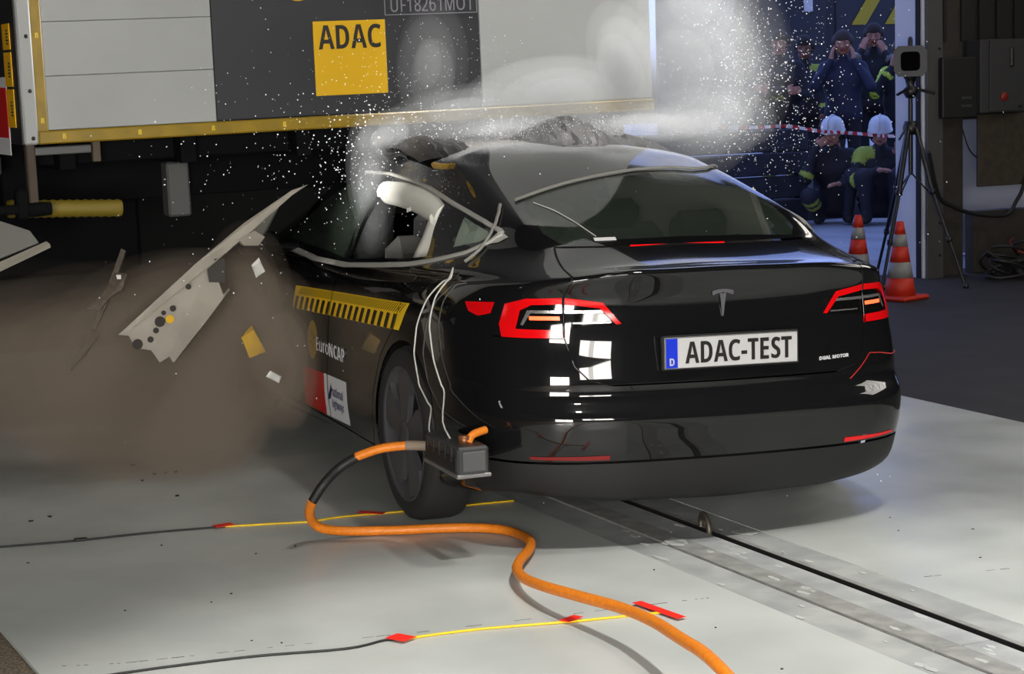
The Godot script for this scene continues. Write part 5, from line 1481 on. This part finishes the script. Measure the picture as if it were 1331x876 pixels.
func build_dust() -> void:
	rng.seed = 77
	var brown := []
	for q in [[-1.9, 0.45, -2.3, 1.8, 1.0, 0.8, 0.6], [-1.2, 0.42, -2.2, 1.4, 1.0, 0.8, 3.0], [-1.3, 0.36, -1.5, 0.9, 0.7, 0.5, 3.5], [-0.97, 0.48, -1.32, 0.36, 0.75, 0.4, 4.5], [-1.04, 0.72, -1.6, 0.4, 0.7, 0.5, 3.5]]:
		brown += soft(Vector3(q[0], q[1], q[2]), Vector3(q[3], q[4], q[5]), q[6], 0.0, true)
	for i in 7:
		var x := -2.35 + 1.4 * (i + rng.randf()) / 7.0
		var near := clampf((x + 2.3) / 1.2, 0.0, 1.0)
		var r := rng.randf_range(0.6, 0.9)
		brown += soft(Vector3(x, rng.randf_range(0.2, 0.55 + 0.15 * near), rng.randf_range(-1.9, -1.35)), Vector3(r * rng.randf_range(1.0, 1.6), r * 0.95, r * 0.8), lerpf(0.2, 3.4, near) * rng.randf_range(0.6, 1.3), rng.randf_range(-0.5, 0.5), true)
	dust("brown_dust", "brown dust cloud billowing under the trailer along the left side of the car", Color(0.95, 0.87, 0.78), brown)
	var pale := []
	for q in [[-0.53, 1.22, -1.30, 0.22, 0.58, 0.24, 5.0, 0.05], [-0.56, 1.02, -1.25, 0.18, 0.42, 0.2, 4.0, -0.1], [-0.44, 1.42, -1.35, 0.32, 0.22, 0.24, 5.0, 0.5],
			[0.02, 1.50, -1.52, 0.85, 0.30, 0.3, 4.6, 0.1], [-0.14, 1.70, -1.55, 0.34, 0.60, 0.3, 1.6, -0.1], [0.50, 1.56, -1.52, 1.0, 0.44, 0.36, 5.0, 0.05],
			[0.86, 1.70, -1.55, 0.36, 0.62, 0.3, 6.0, 0.35], [1.22, 1.64, -1.55, 0.95, 1.0, 0.46, 2.6, 0.1], [1.20, 1.42, -1.45, 0.8, 0.36, 0.4, 2.6, 0.0],
			[1.32, 1.98, -1.65, 0.75, 0.7, 0.46, 2.0, 0.0], [1.60, 1.72, -1.7, 0.6, 0.95, 0.45, 0.8, 0.0], [0.75, 1.43, -1.22, 1.0, 0.20, 0.36, 2.5, 0.0], [0.05, 1.43, -1.2, 0.7, 0.16, 0.3, 2.0, 0.05]]:
		pale += soft(Vector3(q[0], q[1], q[2]), Vector3(q[3], q[4], q[5]), q[6], q[7])
	dust("glass_dust", "pale cloud of glass dust rising over the crushed roof of the car", Color(0.95, 0.965, 0.98), pale)

# ------------------------------------------------------------------ people: capsules blended into one field, skinned with surface nets
# bone: [from, to, radius there, radius here, colour number]
func skin(st: SurfaceTool, bones: Array, cell: float, k: float, cols: Array) -> void:
	var lo := Vector3.INF
	var hi := -Vector3.INF
	var rmax := 0.0
	for b in bones:
		var r := maxf(b[2], b[3]) + cell * 2.5
		lo = lo.min(b[0] - Vector3.ONE * r).min(b[1] - Vector3.ONE * r)
		hi = hi.max(b[0] + Vector3.ONE * r).max(b[1] + Vector3.ONE * r)
		rmax = maxf(rmax, r)
	var nx := int((hi.x - lo.x) / cell) + 2
	var ny := int((hi.y - lo.y) / cell) + 2
	var nz := int((hi.z - lo.z) / cell) + 2
	var acc := PackedFloat32Array(); acc.resize(nx * ny * nz)
	var near := PackedFloat32Array(); near.resize(nx * ny * nz); near.fill(1e9)
	var tone := PackedByteArray(); tone.resize(nx * ny * nz)
	for b in bones:
		var a: Vector3 = b[0]
		var d: Vector3 = b[1] - a
		var dd := maxf(d.length_squared(), 1e-9)
		var r0: float = b[2]
		var r1: float = b[3]
		var r := maxf(r0, r1) + cell * 2.4
		var l := ((a.min(b[1]) - Vector3.ONE * r - lo) / cell).floor()
		var h := ((a.max(b[1]) + Vector3.ONE * r - lo) / cell).ceil()
		var ci: int = b[4]
		for z in range(maxi(int(l.z), 0), mini(int(h.z) + 1, nz)):
			for y in range(maxi(int(l.y), 0), mini(int(h.y) + 1, ny)):
				var row := (z * ny + y) * nx
				for x in range(maxi(int(l.x), 0), mini(int(h.x) + 1, nx)):
					var p := lo + Vector3(x, y, z) * cell - a
					var t := clampf(p.dot(d) / dd, 0.0, 1.0)
					var e := (p - d * t).length() - (r0 + (r1 - r0) * t)
					if e > cell * 4.0: continue
					acc[row + x] += exp(-e * k)
					if e < near[row + x]:
						near[row + x] = e
						tone[row + x] = ci
	var far := cell * 3.0
	for i in acc.size(): acc[i] = -log(acc[i]) / k if acc[i] > 1e-30 else far
	var idx := {}
	var pos := PackedVector3Array()
	var col := PackedColorArray()
	var ofs := [0, 1, nx, nx + 1, nx * ny, nx * ny + 1, nx * ny + nx, nx * ny + nx + 1]
	for z in nz - 1:
		for y in ny - 1:
			var row := (z * ny + y) * nx
			for x in nx - 1:
				var i := row + x
				if acc[i] >= far and acc[i + ofs[7]] >= far and acc[i + ofs[3]] >= far: continue
				var m := 0
				for c in 8:
					if acc[i + ofs[c]] < 0.0: m |= 1 << c
				if m == 0 or m == 255: continue
				var sum := Vector3.ZERO
				var n := 0
				for e in [[0, 1], [2, 3], [4, 5], [6, 7], [0, 2], [1, 3], [4, 6], [5, 7], [0, 4], [1, 5], [2, 6], [3, 7]]:
					var fa := acc[i + ofs[e[0]]]
					var fb := acc[i + ofs[e[1]]]
					if (fa < 0.0) == (fb < 0.0): continue
					var t := fa / (fa - fb)
					sum += Vector3(e[0] & 1, (e[0] >> 1) & 1, e[0] >> 2).lerp(Vector3(e[1] & 1, (e[1] >> 1) & 1, e[1] >> 2), t)
					n += 1
				var best := 1e9
				var bc := 0
				for c in 8:
					if near[i + ofs[c]] < best:
						best = near[i + ofs[c]]
						bc = tone[i + ofs[c]]
				idx[i] = pos.size()
				pos.append(lo + (Vector3(x, y, z) + sum / n) * cell)
				col.append(cols[bc])
	st.set_smooth_group(1)
	for i in idx:
		for ax in 3:
			var step: int = [1, nx, nx * ny][ax]
			var u: int = [nx, nx * ny, 1][ax]
			var v: int = [nx * ny, 1, nx][ax]
			if (acc[i] < 0.0) == (acc[i + step] < 0.0): continue
			if not (idx.has(i - u) and idx.has(i - v) and idx.has(i - u - v)): continue
			var q := [idx[i], idx[i - u], idx[i - u - v], idx[i - v]]
			if acc[i] < 0.0: q.reverse()
			for t in [0, 1, 2, 0, 2, 3]:
				st.set_color(col[q[t]])
				st.add_vertex(pos[q[t]])

const NAVY := 0
const SKIN := 1
const BAND := 2
const DARK := 3
const BOOT := 4
const EXTRA := 5

func hand(bones: Array, wrist: Vector3, dir: Vector3, palm: Vector3, side: float, curl: float) -> void:
	# dir: along the fingers; palm: out of the palm; five fingers of their own lengths
	dir = dir.normalized()
	palm = (palm - dir * palm.dot(dir)).normalized()
	var across := dir.cross(palm) * side
	var root := wrist + dir * 0.085
	bones.append([wrist, wrist + dir * 0.03, 0.026, 0.026, SKIN])
	for i in 4:
		var s := -0.03 + i * 0.02
		var base := root + across * s
		bones.append([wrist + dir * 0.02 + across * s * 0.6, base, 0.017, 0.0125, SKIN])
		var length: float = [0.066, 0.078, 0.074, 0.058][i]
		var p := base
		var d := dir
		for seg in 3:
			d = (d + palm * curl * (0.45 + 0.15 * seg)).normalized()
			var q: Vector3 = p + d * length * [0.45, 0.32, 0.24][seg]
			bones.append([p, q, [0.0098, 0.0092, 0.0085][seg], [0.0092, 0.0085, 0.0078][seg], SKIN])
			p = q
	var th := wrist + dir * 0.03 - across * 0.03
	var t1 := th + (dir * 0.6 - across * 0.8 + palm * 0.4).normalized() * 0.035
	var t2 := t1 + (dir * 0.9 - across * 0.25 + palm * 0.5).normalized() * 0.03
	bones.append([th, t1, 0.014, 0.011, SKIN])
	bones.append([t1, t2, 0.011, 0.009, SKIN])

func head_bones(c: Vector3, b: Basis) -> Array:
	# c: middle of the head; b.z looks forward
	var f := func(x: float, y: float, z: float) -> Vector3: return c + b * Vector3(x, y, z)
	var o := []
	o.append([f.call(0, 0.035, -0.03), f.call(0, 0.04, 0.012), 0.088, 0.082, SKIN])
	o.append([f.call(0, -0.01, 0.015), f.call(0, -0.06, 0.038), 0.07, 0.046, SKIN])
	o.append([f.call(0, -0.09, 0.055), f.call(0, -0.092, 0.06), 0.024, 0.022, SKIN])
	o.append([f.call(-0.04, -0.07, 0.02), f.call(0.04, -0.07, 0.02), 0.032, 0.032, SKIN])
	o.append([f.call(0, 0.005, 0.094), f.call(0, -0.028, 0.112), 0.009, 0.013, SKIN])
	o.append([f.call(-0.012, -0.034, 0.1), f.call(0.012, -0.034, 0.1), 0.009, 0.009, SKIN])
	o.append([f.call(-0.05, 0.024, 0.078), f.call(0.05, 0.024, 0.078), 0.0115, 0.0115, SKIN])
	for s in [-1.0, 1.0]:
		o.append([f.call(s * 0.082, 0.018, -0.015), f.call(s * 0.088, -0.022, -0.008), 0.014, 0.010, SKIN])
		o.append([f.call(s * 0.04, -0.02, 0.07), f.call(s * 0.05, -0.025, 0.055), 0.018, 0.018, SKIN])
	o.append([f.call(-0.018, -0.062, 0.088), f.call(0.018, -0.062, 0.088), 0.0075, 0.0075, EXTRA])
	o.append([f.call(0, -0.05, -0.02), f.call(0, -0.16, -0.035), 0.055, 0.058, SKIN])
	return o

func person(label: String, at: Vector3, turn: float, pose: Dictionary, coat: Color, band: Color, legs: Color, hair: Color, helmet: bool, group := "") -> void:
	var o := thing("person", label, "person", at, turn, group)
	var cols := [coat, pose.get("skin", Color(0.42, 0.2, 0.14)), band, legs, Color(0.02, 0.02, 0.022), Color(0.25, 0.07, 0.06)]
	var m := mat("person_surface", Color.WHITE, 0.75)
	m.vertex_color_use_as_albedo = true
	var st := begin()
	var B: Array = pose.bones
	skin(st, B, 0.017, 60.0, cols)
	var hb := Basis.from_euler(pose.look)
	skin(st, head_bones(pose.head, hb), 0.0075, 130.0, cols)
	var hands := []
	for h in pose.get("hands", []): 
		var one := []
		hand(one, h[0], h[1], h[2], h[3], h[4])
		skin(st, one, 0.006, 200.0, cols)
	st.generate_normals()
	obj("body", st.commit(), m, o)
	var eye := mat("eye_white", Color(0.6, 0.58, 0.55), 0.3)
	var pupil := mat("eye_dark", Color(0.05, 0.035, 0.03), 0.3)
	for s in [-1.0, 1.0]:
		obj("eye", lathe([Vector2(0, -0.011), Vector2(0.008, -0.008), Vector2(0.011, 0), Vector2(0.008, 0.008), Vector2(0, 0.011)], 10, Transform3D(hb, pose.head + hb * Vector3(s * 0.032, 0.004, 0.079))), eye, o)
		obj("brow", tube([pose.head + hb * Vector3(s * 0.016, 0.024, 0.093), pose.head + hb * Vector3(s * 0.034, 0.029, 0.09), pose.head + hb * Vector3(s * 0.052, 0.022, 0.08)], 0.0045, 3, 6), mat("brow_dark", Color(0.12, 0.08, 0.06), 0.8), o)
		obj("pupil", lathe([Vector2(0.005, 0), Vector2(0.004, 0.002), Vector2(0, 0.003)], 8, Transform3D(hb * Basis(Vector3(1, 0, 0), PI / 2), pose.head + hb * Vector3(s * 0.032, 0.004, 0.0895))), pupil, o)
	if helmet:
		var hm := mat("helmet_white", Color(0.80, 0.82, 0.84), 0.25)
		var t := Transform3D(hb, pose.head + hb * Vector3(0, 0.055, -0.008))
		var hs := begin()
		add_lathe(hs, [Vector2(0.136, -0.035), Vector2(0.138, -0.02), Vector2(0.128, 0.0), Vector2(0.126, 0.03), Vector2(0.114, 0.07), Vector2(0.088, 0.105), Vector2(0.05, 0.125), Vector2(0.0, 0.131)], 28, Transform3D(t.basis * Basis.from_scale(Vector3(0.94, 1, 1.12)), t.origin))
		hs.generate_normals()
		var he := obj("helmet", hs.commit(), hm, o)
		obj("helmet_ridge", tube([t * Vector3(0, 0.0, 0.145), t * Vector3(0, 0.075, 0.13), t * Vector3(0, 0.13, 0.05), t * Vector3(0, 0.137, -0.03), t * Vector3(0, 0.09, -0.12), t * Vector3(0, 0.0, -0.145)], 0.008, 4, 8), hm, he)
		obj("helmet_strap", tube([t * Vector3(-0.1, -0.03, 0.02), t * Vector3(-0.085, -0.12, 0.03), t * Vector3(0, -0.165, 0.05), t * Vector3(0.085, -0.12, 0.03), t * Vector3(0.1, -0.03, 0.02)], 0.008, 4, 6), mat("strap_dark", Color(0.05, 0.05, 0.06), 0.7), he)
		obj("neck_flap", lathe([Vector2(0.125, -0.03), Vector2(0.13, -0.12), Vector2(0.125, -0.12), Vector2(0.12, -0.03)], 20, Transform3D(t.basis * Basis.from_scale(Vector3(0.9, 1, 0.55)), t.origin + hb * Vector3(0, 0, -0.06))), mat("flap_dark", Color(0.06, 0.06, 0.09), 0.8), he)
	else:
		var hb2 := []
		for q in [[0.0, 0.06, -0.04, 0.0, 0.066, 0.01, 0.092], [-0.05, 0.03, -0.05, 0.05, 0.03, -0.05, 0.075], [0.0, 0.0, -0.075, 0.0, -0.03, -0.07, 0.055]]:
			hb2.append([pose.head + hb * Vector3(q[0], q[1], q[2]), pose.head + hb * Vector3(q[3], q[4], q[5]), q[6], q[6], 0])
		var hst := begin()
		skin(hst, hb2, 0.011, 120.0, [hair])
		hst.generate_normals()
		obj("hair", hst.commit(), m, o)

func limb(B: Array, a: Vector3, b: Vector3, r0: float, r1: float, c: int, bands: Array = []) -> void:
	# a limb cut where the reflective bands run round it
	var t := 0.0
	for k in bands:
		B.append([a.lerp(b, t), a.lerp(b, k[0]), lerpf(r0, r1, t), lerpf(r0, r1, k[0]), c])
		B.append([a.lerp(b, k[0]), a.lerp(b, k[1]), lerpf(r0, r1, k[0]) + 0.004, lerpf(r0, r1, k[1]) + 0.004, BAND])
		t = k[1]
	B.append([a.lerp(b, t), b, lerpf(r0, r1, t), r1, c])

func standing(tall: float, lw: Array, rw: Array, le: Vector3, re: Vector3, bands := false, shoulder_band := false) -> Dictionary:
	var s := tall / 1.8
	var B := []
	for side in [-1.0, 1.0]:
		limb(B, Vector3(side * 0.10, 0.92, 0) * s, Vector3(side * 0.12, 0.50, 0.02) * s, 0.095, 0.065, DARK)
		limb(B, Vector3(side * 0.12, 0.50, 0.02) * s, Vector3(side * 0.13, 0.10, -0.02) * s, 0.066, 0.05, DARK, [[0.44, 0.45]] if bands else [])
		B.append([Vector3(side * 0.13, 0.06, -0.04) * s, Vector3(side * 0.15, 0.045, 0.13) * s, 0.05, 0.042, BOOT])
	B.append([Vector3(-0.08, 0.95, 0) * s, Vector3(0.08, 0.95, 0) * s, 0.12, 0.12, NAVY])
	B.append([Vector3(0, 0.98, 0) * s, Vector3(0, 1.3, 0) * s, 0.15, 0.15, NAVY])
	for q in [-0.05, 0.05]: B.append([Vector3(q, 1.0, 0) * s, Vector3(q * 1.6, 1.3, 0) * s, 0.13, 0.13, NAVY])
	if bands: B.append([Vector3(-0.10, 1.10, 0.02) * s, Vector3(0.10, 1.10, 0.02) * s, 0.122, 0.122, NAVY])
	B.append([Vector3(-0.09, 1.28, 0) * s, Vector3(0.09, 1.28, 0) * s, 0.135, 0.135, NAVY])
	B.append([Vector3(-0.17, 1.43, -0.01) * s, Vector3(0.17, 1.43, -0.01) * s, 0.07, 0.07, BAND if shoulder_band else NAVY])
	B.append([Vector3(0, 1.45, 0) * s, Vector3(0, 1.53, 0.01) * s, 0.075, 0.062, NAVY])
	limb(B, Vector3(-0.2, 1.42, 0) * s, le * s, 0.062, 0.052, BAND if shoulder_band else NAVY)
	limb(B, le * s, lw[0] * s, 0.052, 0.038, NAVY, [[0.7, 0.71]] if bands else [])
	limb(B, Vector3(0.2, 1.42, 0) * s, re * s, 0.062, 0.052, BAND if shoulder_band else NAVY)
	limb(B, re * s, rw[0] * s, 0.052, 0.038, NAVY, [[0.7, 0.71]] if bands else [])
	return {"bones": B, "head": Vector3(0, 1.675, 0.03) * s, "look": Vector3(0.05, 0, 0), "hands": [[lw[0] * s, lw[1], lw[2], -1.0, lw[3]], [rw[0] * s, rw[1], rw[2], 1.0, rw[3]]]}

func crouching(lw: Array, rw: Array, le: Vector3, re: Vector3, knees: Array, shoulder_band: bool) -> Dictionary:
	var B := []
	for i in 2:
		var side := -1.0 if i == 0 else 1.0
		var k: Vector3 = knees[i][0]
		var f: Vector3 = knees[i][1]
		limb(B, Vector3(side * 0.11, 0.20, -0.12), k, 0.105, 0.075, DARK)
		limb(B, k, f, 0.074, 0.052, DARK, knees[i][2])
		B.append([f + Vector3(0, -0.02, -0.03), f + Vector3(side * 0.02, -0.03, 0.14), 0.05, 0.042, BOOT])
	B.append([Vector3(-0.09, 0.18, -0.14), Vector3(0.09, 0.18, -0.14), 0.14, 0.14, DARK])
	B.append([Vector3(0, 0.26, -0.13), Vector3(0, 0.44, -0.07), 0.15, 0.15, NAVY])
	B.append([Vector3(-0.09, 0.56, -0.02), Vector3(0.09, 0.56, -0.02), 0.14, 0.14, NAVY])
	B.append([Vector3(-0.17, 0.70, 0.01), Vector3(0.17, 0.70, 0.01), 0.075, 0.075, NAVY])
	if shoulder_band: B.append([Vector3(-0.18, 0.705, 0.012), Vector3(-0.08, 0.71, 0.012), 0.079, 0.079, BAND])
	B.append([Vector3(0, 0.70, 0.02), Vector3(0, 0.79, 0.05), 0.08, 0.066, NAVY])
	limb(B, Vector3(-0.2, 0.68, 0.02), le, 0.068, 0.058, NAVY, [[0.0, 0.25]] if shoulder_band else [])
	limb(B, le, lw[0], 0.058, 0.042, NAVY, [[0.12, 0.13]])
	limb(B, Vector3(0.2, 0.68, 0.02), re, 0.068, 0.058, NAVY)
	limb(B, re, rw[0], 0.058, 0.042, NAVY, [[0.74, 0.75]])
	return {"bones": B, "head": Vector3(0, 0.925, 0.08), "look": Vector3(0.12, 0, 0), "hands": [[lw[0], lw[1], lw[2], -1.0, lw[3]], [rw[0], rw[1], rw[2], 1.0, rw[3]]]}

func build_people() -> void:
	var navy := Color(0.02, 0.022, 0.045)
	var hivis := Color(0.34, 0.42, 0.06)
	var dark := Color(0.014, 0.014, 0.022)
	var face := -0.64
	# the two crouching firefighters in white helmets (their own left is at +x)
	var p1 := crouching([Vector3(-0.16, 0.80, 0.17), Vector3(0.7, 0.55, -0.1), Vector3(0.3, 0.1, -1.0), 0.5], [Vector3(0.10, 0.42, 0.26), Vector3(-0.8, 0.0, 0.4), Vector3(0, -1, 0), 0.5], Vector3(-0.28, 0.47, 0.18), Vector3(0.30, 0.45, 0.10), [[Vector3(-0.24, 0.30, 0.30), Vector3(-0.14, 0.07, 0.02), [[0.12, 0.13], [0.36, 0.37]]], [Vector3(0.20, 0.50, 0.26), Vector3(0.15, 0.08, 0.14), []]], false)
	p1.look = Vector3(0.15, -0.35, 0)
	person("firefighter in white helmet crouching with a hand to the mouth, left of the two helmets", Vector3(8.32, 0.0, -10.9), face, p1, dark, hivis, Color(0.02, 0.022, 0.034), dark, true, "crouching firefighters")
	var p2 := crouching([Vector3(-0.02, 0.56, 0.34), Vector3(0.6, 0.1, 0.5), Vector3(0.1, -1, 0.2), 0.35], [Vector3(0.20, 0.70, 0.30), Vector3(-0.1, 1.0, 0.1), Vector3(0, 0.1, 1.0), 0.45], Vector3(-0.27, 0.44, 0.16), Vector3(0.30, 0.47, 0.18), [[Vector3(-0.17, 0.50, 0.28), Vector3(-0.14, 0.08, 0.16), []], [Vector3(0.17, 0.50, 0.28), Vector3(0.13, 0.08, 0.14), []]], true)
	p2.look = Vector3(0.18, -0.1, 0)
	p2.hands.append([Vector3(0.22, 0.50, 0.36), Vector3(-0.1, -1.0, 0.2), Vector3(0, 0, 1), 1.0, 0.3])
	p2.hands.pop_back()
	person("firefighter in white helmet crouching with arms crossed on the knees, beside the gate post", Vector3(8.63, 0.0, -10.5), face, p2, dark, hivis, Color(0.02, 0.022, 0.034), dark, true, "crouching firefighters")
	# the standing crowd on the step behind
	var ears := standing(1.84, [Vector3(-0.12, 1.50, 0.12), Vector3(0.12, 1.0, -0.2), Vector3(0.9, 0, -0.3), 0.35], [Vector3(0.12, 1.50, 0.12), Vector3(-0.12, 1.0, -0.2), Vector3(-0.9, 0, -0.3), 0.35], Vector3(-0.30, 1.22, 0.16), Vector3(0.30, 1.22, 0.16))
	person("man in dark navy jumper standing with both hands over the ears", Vector3(9.13, 0.14, -11.9), face, ears, Color(0.022, 0.024, 0.06), hivis, dark, Color(0.05, 0.035, 0.03), false, "people standing behind the tape")
	var arms := standing(1.86, [Vector3(0.08, 1.18, 0.24), Vector3(1, 0.1, 0.2), Vector3(0, 0, -1), 0.4], [Vector3(-0.08, 1.20, 0.28), Vector3(-1, 0.15, 0.1), Vector3(0, 0, -1), 0.4], Vector3(-0.30, 1.12, 0.08), Vector3(0.30, 1.12, 0.08), true)
	person("person in dark fire jacket with folded arms standing nearest the glass spray", Vector3(8.38, 0.14, -12.0), face, arms, dark, hivis, dark, Color(0.03, 0.02, 0.018), false, "people standing behind the tape")
	var look := standing(1.80, [Vector3(-0.2, 0.95, 0.16), Vector3(0.1, -1, 0.2), Vector3(1, 0, 0), 0.3], [Vector3(0.2, 0.95, 0.16), Vector3(-0.1, -1, 0.2), Vector3(-1, 0, 0), 0.3], Vector3(-0.28, 1.15, 0.0), Vector3(0.28, 1.15, 0.0), true, true)
	look.skin = Color(0.2, 0.1, 0.07)
	person("person in dark jacket with bright yellow shoulders half hidden behind the navy jumper", Vector3(9.16, 0.14, -12.7), face, look, dark, hivis, dark, Color(0.02, 0.016, 0.014), false, "people standing behind the tape")
	var tall := standing(1.93, [Vector3(-0.12, 1.53, 0.14), Vector3(0.3, 0.95, -0.1), Vector3(0.6, 0, -0.8), 0.4], [Vector3(0.12, 1.50, 0.14), Vector3(-0.4, 0.9, -0.1), Vector3(-0.6, 0, -0.8), 0.4], Vector3(-0.30, 1.30, 0.18), Vector3(0.30, 1.28, 0.18), true)
	person("tall person with hands at the face standing below the yellow stripes of the fire engine", Vector3(10.10, 0.14, -12.7), face, tall, dark, Color(0.2, 0.2, 0.2), dark, Color(0.03, 0.02, 0.018), false, "people standing behind the tape")
	var vest := standing(1.74, [Vector3(-0.12, 1.49, 0.12), Vector3(0.1, 1.0, -0.2), Vector3(0.9, 0, -0.3), 0.4], [Vector3(0.12, 1.49, 0.12), Vector3(-0.1, 1.0, -0.2), Vector3(-0.9, 0, -0.3), 0.4], Vector3(-0.31, 1.20, 0.14), Vector3(0.31, 1.20, 0.14), true, true)
	person("person with bright yellow sleeves standing half hidden by the gate post", Vector3(9.78, 0.14, -11.7), face, vest, dark, Color(0.55, 0.72, 0.07), dark, Color(0.1, 0.07, 0.05), false, "people standing behind the tape")
